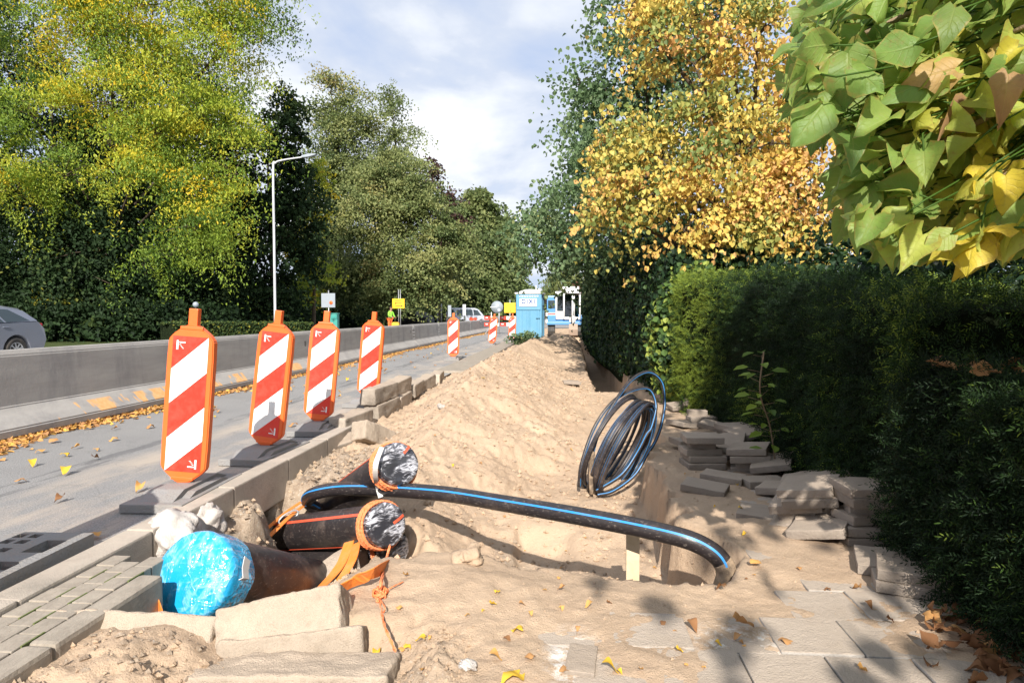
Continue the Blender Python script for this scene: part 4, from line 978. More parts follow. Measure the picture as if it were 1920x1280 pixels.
# ------------------------------------------------------------------ leaves and crowns
def unit(a): return a / np.maximum(np.linalg.norm(a, axis=-1, keepdims=True), 1e-9)
def leaf_arrays(C, A, Nn, Ln, Wd, fold=0.25):
    """each leaf: two quads folded along the midrib. C centres, A tip axis, Nn normal"""
    A = unit(A); Nn = unit(Nn - A * (Nn * A).sum(-1, keepdims=True)); Sd = np.cross(A, Nn)
    Ln = Ln[:, None]; Wd = Wd[:, None]
    b = C - A * Ln / 2; t = C + A * Ln / 2 - Nn * Ln * 0.10
    l1 = C - A * Ln * 0.18 + Sd * Wd * 0.5 + Nn * Wd * fold; l2 = C + A * Ln * 0.20 + Sd * Wd * 0.42 + Nn * Wd * fold * .6
    r1 = C - A * Ln * 0.18 - Sd * Wd * 0.5 + Nn * Wd * fold; r2 = C + A * Ln * 0.20 - Sd * Wd * 0.42 + Nn * Wd * fold * .6
    V = np.stack([b, t, l1, l2, r1, r2], 1); n = len(C); o = (np.arange(n) * 6)[:, None]
    F = np.concatenate([o + np.array([[0, 1, 3, 2]]), o + np.array([[0, 4, 5, 1]])], 0)
    return V.reshape(-1, 3), F
def crown_mesh(name, lobes, dens, lsize, mat, seed, parent, clump=0.5, nper=40, shell=(0.55, 1.0), droop=0.35, jt=0.12, aspect=0.75, flat=0.6, cut=None):
    """lobes: (centre, (rx,ry,rz), tint). dens: clumps per square metre of lobe surface"""
    rg = np.random.default_rng(seed); Cs = []; Ns = []; Ts = []
    for c, r, tint in lobes:
        r = np.array(r, float); area = 4 * math.pi * ((r[0] * r[1]) ** 1.6 / 3 + (r[0] * r[2]) ** 1.6 / 3 + (r[1] * r[2]) ** 1.6 / 3) ** (1 / 1.6)
        k = max(4, int(area * dens)); d = unit(rg.normal(0, 1, (k, 3))); rr = rg.uniform(shell[0], shell[1], (k, 1)) ** 0.6
        pc = np.array(c) + d * r * rr
        tc_ = tint + rg.normal(0, jt, k)
        m = rg.poisson(nper, k) + 3
        ii = np.repeat(np.arange(k), m); n_ = len(ii)
        sz = clump * rg.uniform(0.55, 1.35, k)
        fa = unit(d * np.array([1, 1, .35]) + rg.normal(0, .45, (k, 3)) + np.array([0, 0, -.15])); fs_ = unit(np.cross(fa, np.array([0, 0, 1.0]) + rg.normal(0, .25, (k, 3)))); fn = np.cross(fs_, fa); fn *= np.sign(fn[:, 2:3] + 1e-6)
        q = rg.normal(0, 1, (n_, 3)); q = np.clip(q, -1.7, 1.9)
        off = fa[ii] * (q[:, 0:1] * .62) + fs_[ii] * (q[:, 1:2] * .40) + fn[ii] * (q[:, 2:3] * .17 * flat / .5)
        off = off * sz[ii][:, None] - np.array([0, 0, 1.0]) * (droop * .35 * sz[ii] * np.maximum(q[:, 0], -.3) ** 2 * np.sign(np.maximum(q[:, 0], 0) + .0))[:, None]
        Cs.append(pc[ii] + off); Ns.append(fn[ii] * 1.0 + d[ii] * .35 + np.array([0, -.12, .15]) + rg.normal(0, 0.34, (n_, 3))); Ts.append(tc_[ii] + rg.normal(0, 0.055, n_))
    C = np.concatenate(Cs); Nn = np.concatenate(Ns); T = np.concatenate(Ts)
    if cut is not None:
        k = cut(C); C, Nn, T = C[k], Nn[k], T[k]
    n = len(C); A = rg.normal(0, 1, (n, 3)); A[:, 2] -= droop * 1.5
    Ln = lsize * rg.uniform(0.65, 1.25, n)
    V, F = leaf_arrays(C, A, Nn, Ln, Ln * aspect)
    return np_mesh(name, V, F, mat, np.tile(T, 2), False, parent)
def lobe(px, py, Y, rx, rz, tint, ry=None):
    c = at(px, py, Y); k = Y / 1280; return (c, (rx * k, (ry if ry else (rx + rz) / 2 * k), rz * k), tint)
def tree(name, label, base, lobes, mat, dens, lsize, seed, trunk_r=0.2, group=None, cat='tree', **kw):
    root = empty(name, base, 0, label, cat, group)
    b = Vector(base); cz = max(l[0].z for l in lobes); tr = random.Random(seed)
    mb = MB(); topz = b.z + (cz - b.z) * 0.85; cxm = sum((l[0].x for l in lobes)) / len(lobes); cym = sum((l[0].y for l in lobes)) / len(lobes)
    tp_ = Vector((b.x * .4 + cxm * .6, b.y * .4 + cym * .6, topz))
    path = smooth_path([b - Vector((0, 0, .1)), b.lerp(tp_, .3) + Vector((tr.uniform(-.2, .2), tr.uniform(-.2, .2), 0)), b.lerp(tp_, .65) + Vector((tr.uniform(-.3, .3), tr.uniform(-.3, .3), 0)), tp_], 6)
    mb.tube([p - b for p in path], [trunk_r * (1 - 0.85 * i / (len(path) - 1)) for i in range(len(path))], 10)
    mb.build('trunk', bark_m, root)
    mb = MB()
    for c, r, t in lobes:
        f = min(0.9, max(0.15, (c.z - b.z) / max(.1, topz - b.z) * 0.65)); s = path[int(f * (len(path) - 1))]
        mid = s.lerp(Vector(c), .5) + Vector((0, 0, 0.15 * r[2]))
        pp = smooth_path([s, mid, Vector(c)], 5); mb.tube([p - b for p in pp], [trunk_r * .42 * (1 - .8 * i / (len(pp) - 1)) for i in range(len(pp))], 6)
        for k in range(4):
            e = Vector(c) + Vector((tr.uniform(-1, 1) * r[0], tr.uniform(-1, 1) * r[1], tr.uniform(-.5, 1) * r[2])) * .8
            mb.tube([Vector(c) - b, (Vector(c).lerp(e, .5) + Vector((0, 0, .1))) - b, e - b], [trunk_r * .1, trunk_r * .07, trunk_r * .03], 5)
    mb.build('limbs', bark_m, root)
    o = crown_mesh('crown', lobes, dens, lsize, mat, seed, root, **kw); o.location = -b
    return root

# left side of the road: the big yellow green tree and the dark growth round it
tree('ash_tree', 'tall yellow green leafy tree at the upper left beyond the barrier', (-27.0, 38.0, 0),
     [lobe(60, 20, 31.8, 150, 95, .50), lobe(290, 10, 31.0, 190, 85, .72), lobe(60, 215, 31.0, 115, 75, .58), lobe(235, 190, 30.2, 140, 85, .72), lobe(395, 120, 31.0, 95, 100, .70),
      lobe(120, 330, 31.0, 95, 60, .58), lobe(290, 250, 29.8, 90, 60, .72), lobe(400, 240, 31.0, 85, 80, .66), lobe(335, 345, 30.4, 100, 60, .62), lobe(375, 425, 30.4, 85, 60, .60), lobe(255, 320, 30.1, 45, 45, .80),
      lobe(490, 15, 31.8, 62, 42, .50), lobe(250, -110, 31.0, 290, 100, .7), lobe(320, 480, 31.0, 80, 45, .50), lobe(440, 330, 31.0, 50, 50, .72), lobe(30, 360, 31.0, 60, 50, .70), lobe(200, 60, 30.4, 120, 70, .70), lobe(440, 60, 31.0, 70, 60, .66)],
     LM['yellowgreen'], 0.36, 0.15, 101, 0.3, None, clump=1.6, nper=300, jt=0.19, aspect=0.42, flat=0.38, droop=.6)
DG = 'dark green trees filling the wood edge on the left'
tree('dark_tree', 'dark green tree filling the lower left behind the grey car', (-28, 36, 0),
     [lobe(60, 440, 36.4, 130, 120, .45), lobe(20, 560, 36.4, 120, 90, .35), lobe(170, 520, 35.6, 130, 120, .5), lobe(130, 610, 34.9, 120, 70, .62), lobe(10, 130, 38.8, 90, 130, .6), lobe(110, 400, 37.2, 130, 100, .55), lobe(60, 250, 38.8, 140, 130, .4), lobe(230, 330, 38.8, 130, 120, .35)],
     LM['dark'], 0.85, 0.19, 102, 0.25, DG, clump=1.25, nper=75, jt=.16)
tree('dark_tree', 'dark green tree behind the nearest striped board', (-22, 38, 0),
     [lobe(320, 520, 34.1, 120, 100, .38), lobe(180, 470, 33.3, 100, 80, .38), lobe(90, 480, 33.3, 90, 70, .42), lobe(250, 560, 32.6, 110, 60, .42), lobe(150, 590, 32.6, 70, 40, .66), lobe(260, 430, 37.2, 140, 110, .42), lobe(400, 580, 36.4, 100, 70, .45), lobe(250, 600, 35.6, 90, 60, .5), lobe(420, 470, 38.8, 90, 120, .3), lobe(350, 330, 40.3, 130, 120, .3), lobe(300, 200, 41.9, 140, 110, .35)],
     LM['dark'], 0.85, 0.19, 103, 0.25, DG, clump=1.25, nper=75, jt=.16)
tree('dark_tree', 'dark tree with bare looking top left of the street lamp arm', (-18.5, 41.5, 0),
     [lobe(480, 330, 40.0, 95, 110, .42), lobe(530, 240, 41.2, 45, 60, .55), lobe(545, 190, 41.2, 22, 34, .6), lobe(505, 470, 40.0, 100, 130, .35), lobe(470, 580, 38.8, 90, 60, .35), lobe(560, 400, 41.2, 50, 110, .5), lobe(430, 400, 41.2, 60, 110, .4)],
     LM['dark'], 1.1, 0.25, 104, 0.22, DG, clump=0.75, nper=30, jt=.16)
tree('yellow_tree', 'slender tree with golden leaves just right of the street lamp', (-17, 45, 0),
     [lobe(590, 370, 45.0, 34, 60, .82), lobe(570, 450, 45.0, 44, 50, .80), lobe(590, 520, 45.0, 40, 45, .66), lobe(600, 330, 45.0, 22, 40, .7), lobe(560, 540, 45.0, 40, 40, .6)],
     LM['yellowgreen'], 1.0, 0.27, 105, 0.15, clump=0.7, nper=22, aspect=.5)
# alders and the trees further down the road
tree('alder_tree', 'tallest olive green alder right of the street lamp', (-20.5, 61, 0),
     [lobe(632, 190, 59.8, 32, 36, .62), lobe(612, 225, 59.8, 40, 32, .58), lobe(660, 250, 59.8, 48, 36, .55), lobe(630, 310, 59.8, 58, 50, .50), lobe(645, 400, 59.8, 60, 70, .42), lobe(610, 480, 59.8, 50, 80, .35), lobe(680, 330, 59.8, 40, 50, .5), lobe(620, 155, 59.8, 18, 14, .6)],
     LM['olive'], 0.34, 0.20, 106, 0.3, clump=2.0, flat=.35, nper=250, jt=.12)
tree('alder_tree', 'thin topped alder beside the tallest one', (-16, 65, 0),
     [lobe(738, 205, 63.7, 26, 24, .50), lobe(748, 245, 63.7, 38, 26, .55), lobe(730, 290, 63.7, 34, 30, .5), lobe(733, 180, 63.7, 14, 10, .5), lobe(735, 340, 63.7, 45, 50, .45)],
     LM['olive'], 0.26, 0.20, 107, 0.2, clump=1.8, flat=.35, nper=180, jt=.12)
tree('alder_tree', 'broad olive green tree over the yellow sign', (-14.0, 58, 0),
     [lobe(735, 330, 55.9, 62, 45, .62), lobe(700, 410, 54.6, 72, 50, .60), lobe(790, 420, 55.2, 62, 48, .58), lobe(670, 490, 54.6, 62, 48, .50), lobe(750, 500, 53.3, 78, 48, .58), lobe(820, 505, 54.6, 55, 45, .60), lobe(650, 545, 55.9, 48, 40, .4), lobe(712, 548, 54.6, 60, 28, .40), lobe(790, 545, 54.6, 60, 24, .45), lobe(760, 370, 55.9, 60, 50, .55), lobe(845, 470, 55.9, 42, 50, .55)],
     LM['olive'], 0.40, 0.20, 108, 0.3, clump=1.75, flat=.35, nper=250, jt=.14)
tree('copper_beech', 'dark purple brown beech behind the broad olive tree', (-13.5, 73, 0),
     [lobe(812, 330, 71.5, 20, 26, .5), lobe(832, 395, 71.5, 26, 40, .55), lobe(856, 450, 71.5, 22, 40, .6)],
     LM['copper'], 0.72, 0.36, 109, 0.25, clump=1.05, nper=30)
FG = 'trees along the far left side of the road'
tree('roadside_tree', 'far green tree right of the copper beech', (-12.5, 88, 0),
     [lobe(890, 400, 85.8, 36, 34, .48), lobe(900, 455, 85.8, 44, 44, .45), lobe(880, 520, 84.5, 50, 50, .42), lobe(925, 500, 85.8, 40, 55, .4), lobe(868, 450, 85.8, 36, 44, .5), lobe(860, 555, 83.2, 60, 30, .35)],
     LM['olive'], 0.54, 0.44, 110, 0.3, FG, clump=1.9, nper=250)
tree('roadside_tree', 'farthest large tree above the round sign', (-12, 120, 0),
     [lobe(940, 445, 117.0, 26, 38, .42), lobe(950, 500, 117.0, 30, 44, .38), lobe(930, 545, 117.0, 40, 36, .36), lobe(965, 560, 114.4, 20, 28, .3)],
     LM['olive'], 0.36, 0.58, 111, 0.3, FG, clump=1.9, nper=250)
tree('distant_tree', 'hazy distant tree at the end of the road', (-6, 190, 0), [lobe(990, 560, 190, 34, 16, .45), lobe(1025, 562, 190, 36, 14, .5), lobe(1005, 572, 185, 46, 14, .4)], LM['olive'], 0.16, 0.9, 112, 0.4, clump=2.6, nper=40)
tree('willow_tree', 'pale green willow behind the excavator', (2.0, 96, 0), [lobe(1060, 530, 95, 30, 34, .6), lobe(1040, 545, 95, 20, 24, .5), lobe(1085, 545, 95, 24, 34, .55)], LM['willow'], 0.7, 0.6, 113, 0.3, clump=1.1, nper=40, aspect=.16, droop=1.6, flat=1.6)
tree('copper_shrub', 'purple leaved tree behind the excavator roof', (3.5, 80, 0), [lobe(1095, 552, 80, 26, 22, .7), lobe(1025, 578, 88, 24, 14, .6)], LM['copper'], 0.7, 0.4, 114, 0.2, clump=1.0, nper=36)
# undergrowth below the left trees
ug = []
for px in range(-60, 1000, 26):
    Y = 27 + max(0, (px - 380)) * 0.11 + (px > 700) * (px - 700) * 0.10
    ug.append(lobe(px, 604 - max(0, px - 700) * 0.02, Y + 3, 42, 42 * max(.35, 1 - px / 1500), .30 + .12 * math.sin(px * .7)))
u = crown_mesh('undergrowth', ug, 1.0, 0.22, LM['dark'], 115, None, clump=0.8, nper=34, jt=.2)
tag(u, 'dark shrubby undergrowth along the wood edge', 'undergrowth', None, 'stuff')

wd2 = []
for px in range(-80, 960, 40):
    wd2.append(lobe(px, 575 + 12 * math.sin(px * .05), 74 + max(0, px - 300) * .09, 55, 50, .30 + .15 * math.sin(px * .9)))
u = crown_mesh('woodland', wd2, 0.16, 0.5, LM['dark'], 116, None, clump=2.4, nper=110, jt=.15)
tag(u, 'far dark woodland closing the gaps between the roadside trees', 'woodland', None, 'stuff')
# right side: lime trees overhanging the dig
tree('lime_tree', 'lime tree with orange and yellow autumn leaves over the hedge', (3.3, 12.5, 0),
     [lobe(1150, 290, 11.6, 60, 36, .62), lobe(1150, 395, 11.4, 50, 40, .62), lobe(1190, 240, 11.6, 60, 36, .60), lobe(1530, 430, 10.6, 60, 50, .62), lobe(1240, 300, 11.2, 105, 70, .66), lobe(1390, 290, 11, 120, 70, .68), lobe(1210, 375, 11, 90, 55, .66), lobe(1340, 385, 10.6, 110, 60, .70), lobe(1480, 400, 10.6, 95, 62, .60), lobe(1500, 260, 11, 100, 90, .66),
      lobe(1290, 440, 10.5, 42, 40, .80), lobe(1400, 455, 10.6, 80, 32, .55), lobe(1510, 475, 10.5, 55, 38, .52), lobe(1290, 40, 11.6, 110, 46, .78), lobe(1420, 70, 11.2, 90, 75, .72), lobe(1480, 160, 11.3, 70, 60, .7), lobe(1180, 15, 11.8, 60, 16, .8), lobe(1300, 120, 11.6, 80, 40, .5), lobe(1330, 220, 11.3, 90, 40, .66)],
     LM['limeyellow'], 2.3, 0.085, 120, 0.16, None, clump=0.56, nper=95, jt=.24, aspect=.85, flat=.7, droop=.8)
LG = 'green lime trees overhanging the trench'
tree('lime_tree', 'green lime tree with scattered yellow leaves behind the orange one', (2.6, 17, 0),
     [lobe(1200, 100, 15.5, 85, 60, .5), lobe(1140, 210, 15.5, 70, 50, .52), lobe(1170, 300, 15.5, 100, 60, .48), lobe(1130, 370, 15.5, 100, 60, .5), lobe(1290, 170, 16, 110, 90, .42), lobe(1190, 440, 15.5, 120, 45, .45), lobe(1150, 30, 15.8, 55, 30, .5), lobe(1090, 160, 15.5, 40, 20, .55), lobe(1320, 60, 16, 120, 90, .4), lobe(1350, 330, 16.5, 140, 120, .3), lobe(1260, 470, 16, 110, 45, .4)],
     LM['limegreen'], 1.5, 0.105, 121, 0.2, LG, clump=0.72, nper=95, jt=.13, aspect=.85, droop=.7)
tree('lime_tree', 'farther green lime tree reaching lowest over the sand heap', (2.4, 23, 0),
     [lobe(1070, 400, 21, 75, 55, .55), lobe(1030, 430, 21, 62, 36, .62), lobe(1060, 480, 20.5, 80, 42, .55), lobe(1120, 450, 20.5, 90, 70, .45), lobe(1160, 535, 21, 60, 30, .35), lobe(1090, 320, 21.5, 60, 60, .5), lobe(1160, 260, 22, 90, 90, .4), lobe(1000, 425, 21, 28, 14, .7)],
     LM['limegreen'], 1.2, 0.12, 122, 0.2, LG, clump=0.85, nper=90, jt=.14, aspect=.85, droop=.7)

# ivy covered hedge running away to the right of the trench
def core_prism(name, sections, mat, parent, seed=0, amp=0.06):
    """closed body from cross sections [(y, [(x,z)...])] with noisy surface"""
    mb = MB(); k = len(sections[0][1])
    vs = [(x, y, z) for y, ps in sections for x, z in ps]
    rg = np.random.default_rng(seed); vs = [(x + rg.uniform(-amp, amp), y, z + rg.uniform(-amp, amp) * .5 if z > .1 else z) for x, y, z in vs]
    fs = []
    for i in range(len(sections) - 1):
        for j in range(k): fs.append((i * k + j, i * k + (j + 1) % k, (i + 1) * k + (j + 1) % k, (i + 1) * k + j))
    fs += [list(range(k)), list(range((len(sections) - 1) * k, len(sections) * k))]
    mb.add(vs, fs); return mb.build(name, mat, parent)
ivy = empty('ivy_hedge', (1.9, 30, 0), 0, 'long dark ivy covered hedge beside the trench under the lime trees', 'hedge')
def ivt(y): return np.interp(y, [10, 13, 17], [1.95, 2.5, 3.2])
def ivx(y): return np.interp(y, [10, 12, 18, 24, 38, 60], [1.52, 1.40, 1.02, .86, 1.12, 1.5])
secs = [(y, [(ivx(y) + .10, -.3), (ivx(y) + .08, 1.3), (ivx(y) + .2, ivt(y) - .2), (3.6, ivt(y)), (3.8, -.1)]) for y in np.arange(10.6, 62, 2.5)]
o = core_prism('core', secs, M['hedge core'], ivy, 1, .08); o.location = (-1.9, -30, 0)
rg = np.random.default_rng(33); n = 30000
yy = 10.3 + 50 * rg.random(n) ** 1.7; zz_ = rg.uniform(-.05, 3.2, n); xx = ivx(yy) + rg.normal(0, .07, n) + .12 * fbm(yy * 1.2, zz_ * 1.2, 8, 3) + np.clip(zz_ - 2.4, 0, 1) * .2
k_end = rg.random(n) < 0.12; xx = np.where(k_end, rg.uniform(1.5, 3.6, n), xx); yy = np.where(k_end, 10.35 + rg.normal(0, .08, n), yy)
k_top = rg.random(n) < 0.10; xx = np.where(k_top, rg.uniform(1.5, 3.5, n), xx); zz_ = np.where(k_top, ivt(yy) + rg.normal(0, .08, n), zz_ * ivt(yy) / 3.2)
C = np.stack([xx, yy, zz_], -1); Nn = np.where(k_end[:, None], np.array([0, -1.0, .3]), np.array([-1.0, -.2, .35])) + rg.normal(0, .45, (n, 3)); A = rg.normal(0, .6, (n, 3)) + np.array([0, 0, -.8])
Ln = rg.uniform(.055, .10, n) * (1 + np.clip(yy - 14, 0, 40) * .03)
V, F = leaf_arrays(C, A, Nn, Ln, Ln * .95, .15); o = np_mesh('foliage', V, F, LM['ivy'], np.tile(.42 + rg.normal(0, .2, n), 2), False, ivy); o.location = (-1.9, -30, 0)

def needle_sprays(C, A, Nn, L_spray, k, nl, nw, tint, seed):
    rg = np.random.default_rng(seed); n = len(C); A = unit(A); Nn = unit(Nn - A * (Nn * A).sum(-1, keepdims=True)); Sd = np.cross(A, Nn)
    cs, axs, ns, ts = [], [], [], []
    for i in range(k):
        t = (i + .5) / k; sgn = 1 if i % 2 else -1
        axn = A * 0.55 + Sd * sgn * (0.9 - .35 * t) - Nn * .1
        if i == k - 1: axn = A
        p = C + A * (L_spray * t)[:, None] - Nn * (L_spray * .25 * t * t)[:, None]
        cs.append(p + unit(axn) * nl * .5); axs.append(axn + rg.normal(0, .12, (n, 3))); ns.append(Nn + rg.normal(0, .2, (n, 3))); ts.append(tint + rg.normal(0, .06, n) + .12 * t)
    C2 = np.concatenate(cs); n2 = len(C2); Ln = nl * rg.uniform(.75, 1.2, n2)
    V, F = leaf_arrays(C2, np.concatenate(axs), np.concatenate(ns), Ln, np.full(n2, nw), .1)
    return V, F, np.tile(np.concatenate(ts), 2)
# tall yew hedge
yew = empty('yew_hedge', (2.2, 6.8, 0), 0, 'tall clipped dark yew hedge along the footway', 'hedge')
def topz(y): return np.interp(y, [3.4, 4.2, 6, 8, 10], [1.26, 1.34, 1.48, 1.63, 1.74])
def facex(y): return 1.70 - 0.26 * sstep(7.4, 9.0, y)
secs = [(y, [(facex(y) + .10, -.1), (facex(y) + .06, topz(y) * .6), (facex(y) + .12, topz(y) - .12), (facex(y) + .30, topz(y) - .05), (3.2, topz(y) - .05), (3.3, -.1)]) for y in np.arange(3.55, 9.9, .42)]
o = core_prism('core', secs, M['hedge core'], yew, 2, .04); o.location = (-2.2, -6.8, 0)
def hedge_points(n, y0, y1, topf, facef, seed, w=1.3, ftop=.28, fend=.10, yend=None):
    rg = np.random.default_rng(seed)
    u_ = rg.random(n); y = y0 + (y1 - y0) * rg.random(n) ** 1.25; tz_ = topf(y); z = rg.uniform(-.02, 1, n) * tz_
    x = facef(y) + .11 * fbm(y * 2.6, z * 2.6, seed, 4) + .05 + rg.normal(0, .034, n) + .10 * np.clip((z / tz_ - .93) / .07, 0, 1) ** 2
    Nn = np.tile(np.array([-1.0, -.12, .25]), (n, 1))
    k1 = u_ < ftop; x = np.where(k1, facef(y) + rg.uniform(0.05, w, n), x); z = np.where(k1, tz_ + rg.normal(0, .03, n) + .05 * fbm(x * 3, y * 3, seed + 3, 3), z); Nn[k1] = (-.15, -.1, 1)
    if yend is not None:
        k2 = (~k1) & (u_ < ftop + fend); y = np.where(k2, yend + rg.normal(0, .03, n), y); x = np.where(k2, facef(y) + rg.uniform(.02, w, n), x); Nn[k2] = (0, -1, .2)
    Nn = Nn + rg.normal(0, .35, (n, 3)); A = Nn * .55 + rg.normal(0, .6, (n, 3)) + np.array([-.25, -.2, -.05])
    cl = fbm(y * 2.2, z * 2.2, seed + 7, 3)
    return np.stack([x, y, z], -1), A, Nn, .48 + .55 * cl + rg.normal(0, .16, n) + .42 * sstep(7.4, 8.4, y)  # far end tinted brighter: yellow new growth and sunlight put into the colour
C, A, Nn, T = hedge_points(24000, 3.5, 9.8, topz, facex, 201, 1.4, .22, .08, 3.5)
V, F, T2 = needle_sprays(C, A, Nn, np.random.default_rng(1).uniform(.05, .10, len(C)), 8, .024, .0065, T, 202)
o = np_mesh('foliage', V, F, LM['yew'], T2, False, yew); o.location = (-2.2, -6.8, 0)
# low near hedge
low_h = empty('low_yew_hedge', (2.0, 1.8, 0), 0, 'low near yew hedge with brown leaves lying on its flat top', 'hedge')
def topz2(y): return np.full_like(np.asarray(y, float), .93)
def facex2(y): return np.full_like(np.asarray(y, float), 1.60)
secs = [(y, [(1.70, -.1), (1.68, .6), (1.72, .86), (1.8, .88), (2.85, .86), (2.9, -.1)]) for y in np.arange(-1.0, 3.45, .34)]
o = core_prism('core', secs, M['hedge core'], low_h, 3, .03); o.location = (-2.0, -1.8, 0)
C, A, Nn, T = hedge_points(17000, 1.0, 3.45, topz2, facex2, 203, 1.25, .30, .0, None)
V, F, T2 = needle_sprays(C, A, Nn, np.random.default_rng(2).uniform(.05, .11, len(C)), 9, .024, .0055, T, 204)
o = np_mesh('foliage', V, F, LM['yew'], T2, False, low_h); o.location = (-2.0, -1.8, 0)
# sunlit ivy at the far end of the yew hedge
iv = empty('ivy_bush', (1.5, 9.8, 0), 0, 'sunlit climbing ivy bush at the far end of the yew hedge', 'ivy')
rg = np.random.default_rng(44); n = 8200
d = unit(rg.normal(0, 1, (n, 3))); C = np.array([1.80, 9.55, .82]) + d * np.array([.62, .5, 1.0]) * rg.uniform(.85, 1.05, (n, 1)) + rg.normal(0, .04, (n, 3))
k = C[:, 2] > -.03; C, d = C[k], d[k]; n = len(C)
Nn = d + rg.normal(0, .4, (n, 3)) + np.array([0, -.3, .3]); A = rg.normal(0, .6, (n, 3)) + np.array([0, 0, -.8]); Ln = rg.uniform(.05, .10, n)
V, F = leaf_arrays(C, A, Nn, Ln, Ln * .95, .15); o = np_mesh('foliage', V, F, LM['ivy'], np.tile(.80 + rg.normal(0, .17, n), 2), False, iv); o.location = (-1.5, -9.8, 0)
bm = bmesh.new(); bmesh.ops.create_icosphere(bm, subdivisions=3, radius=1)
for q in bm.verts: q.co = Vector((1.80 + q.co.x * .54, 9.58 + q.co.y * .42, .78 + q.co.z * .9))
me = bpy.data.meshes.new('core'); bm.to_mesh(me); bm.free(); me.materials.append(M['hedge core']); o = link('core', me, iv); o.location = (-1.5, -9.8, 0)
# dark evergreen growth filling the space between hedge and lime trees, and behind the low hedge
dk = empty('dark_shrub', (3.4, 7, 0), 0, 'dark shaded shrubs behind the hedges at the right edge', 'shrub')
o = crown_mesh('foliage', [((3.0, 5.2, 1.0), (.7, 1.6, 1.1), .35), ((3.4, 8.5, 1.4), (1.2, 1.6, .8), .4), ((2.9, 12.0, 1.6), (1.3, .9, .7), .45), ((3.6, 3.5, 1.2), (.6, 1.6, 1.2), .4), ((4.2, 6.0, 1.6), (.9, 2.2, 1.6), .4), ((2.4, 11.4, 1.4), (.8, .8, .7), .5), ((3.4, 13.8, 1.9), (1.6, .8, 1.3), .4), ((4.6, 13.0, 2.2), (1.4, 1.2, 1.4), .4), ((5.2, 8.5, 1.6), (1.2, 2, 1.2), .35), ((4.4, 4.0, 1.6), (.9, 2, 1.6), .35)], 7, .09, LM['ivy'], 130, dk, clump=.34, nper=24, jt=.2); o.location = (-3.4, -7, 0)

# sapling growing out of the hedge
sp = empty('sapling', (1.62, 5.35, 0), 0, 'light green leafy sapling growing out of the yew hedge', 'sapling')
mb = MB(); sx_ = 1.55; spts = smooth_path([Vector((1.62, 5.35, 0)), Vector((1.56, 5.32, .35)), Vector((1.46, 5.24, .62)), Vector((1.50, 5.30, .92))], 8)
mb.tube([p - Vector((1.62, 5.35, 0)) for p in spts], .006, 6)
ps, axs, ns = [], [], []
rg = np.random.default_rng(9)
for k in range(26):
    p = spts[int(3 + k * (len(spts) - 4) / 26)]; a_ = k * 2.4; d = Vector((math.cos(a_) - .4, math.sin(a_) - .4, .25)).normalized(); e = p + d * .10
    mb.tube([p - Vector((1.62, 5.35, 0)), e - Vector((1.62, 5.35, 0))], .002, 4); ps.append(e + d * .05); axs.append(d + Vector((0, 0, -.35))); ns.append(Vector((rg.normal(0, .3), -.4 + rg.normal(0, .3), 1)))
mb.build('stem', twig_m, sp)
n = len(ps); Ln = rg.uniform(.08, .14, n); V, F = leaf_arrays(np.array(ps), np.array(axs), np.array(ns), Ln, Ln * .5, .15)
o = np_mesh('foliage', V, F, LM['sapling'], np.tile(rg.random(n), 2), False, sp); o.location = (-1.62, -5.35, 0)
# weeds by the portable toilet
wd = empty('weed_clump', (-1.9, 28, .1), 0, 'clump of green weeds at the foot of the portable toilet', 'weeds')
o = crown_mesh('foliage', [((-1.85, 27.6, .22), (.42, .35, .22), .6), ((-1.4, 28.0, .28), (.35, .3, .2), .55)], 22, .14, LM['limegreen'], 131, wd, clump=.2, nper=14, aspect=.4); o.location = (1.9, -28, -.1)

# ------------------------------------------------------------------ catalpa overhead at the right
cat_ = empty('catalpa_tree', (3.3, 1.2, -.03), 0, 'catalpa branches with big green and yellow leaves at the upper right', 'tree')
cb = Vector((3.3, 1.2, -.03))
def big_leaf_cloud(C, A, Nn, Ln, T, seed):
    """heart shaped leaves with a folded, cupped blade"""
    rg = np.random.default_rng(seed); n = len(C)
    A = unit(A); Nn = unit(Nn - A * (Nn * A).sum(-1, keepdims=True)); Sd = np.cross(A, Nn)
    ts = np.array([-.10, 0.0, .12, .28, .46, .64, .82, 1.0]); hw = np.array([.16, .34, .46, .50, .44, .31, .15, .0])
    lat = np.array([-1, -.55, 0, .55, 1.0]); nr, nl = len(ts), len(lat)
    bend = rg.uniform(-.1, .85, n); cup = rg.uniform(-1.0, 1.3, n); wav = rg.uniform(.04, .16, n); ph = rg.uniform(0, 6.28, n); asp = rg.uniform(.75, 1.0, n); skew = rg.uniform(-.2, .2, n)
    V = np.zeros((n, nr, nl, 3))
    for i, t in enumerate(ts):
        for j, l in enumerate(lat):
            back = -.10 * abs(l) * (1 if i == 0 else 0) + (0.10 * (1 - abs(l)) if i == 0 else 0)
            x = t + back; y = l * hw[i] * asp + skew * t * t * .3
            z = -bend * t * t + cup * (l * hw[i]) ** 2 * 3.0 * 0.6 + .10 * abs(l) * hw[i] + wav * np.sin(ph + l * 2.5 + t * 7) * abs(l)
            V[:, i, j] = C + (A * (x * np.ones(n))[:, None] + Sd * np.asarray(y * np.ones(n))[:, None] + Nn * np.asarray(z * np.ones(n))[:, None]) * Ln[:, None]
    idx = np.arange(n * nr * nl).reshape(n, nr, nl)
    F = np.stack([idx[:, :-1, :-1], idx[:, :-1, 1:], idx[:, 1:, 1:], idx[:, 1:, :-1]], -1)
    k = (nr - 1) * (nl - 1)
    big_leaf_cloud.uv = (np.broadcast_to(lat[None, None, :], (n, nr, nl)).ravel(), np.broadcast_to(ts[None, :, None], (n, nr, nl)).ravel())
    return V.reshape(-1, 3), F.reshape(-1, 4), np.repeat(T, k)
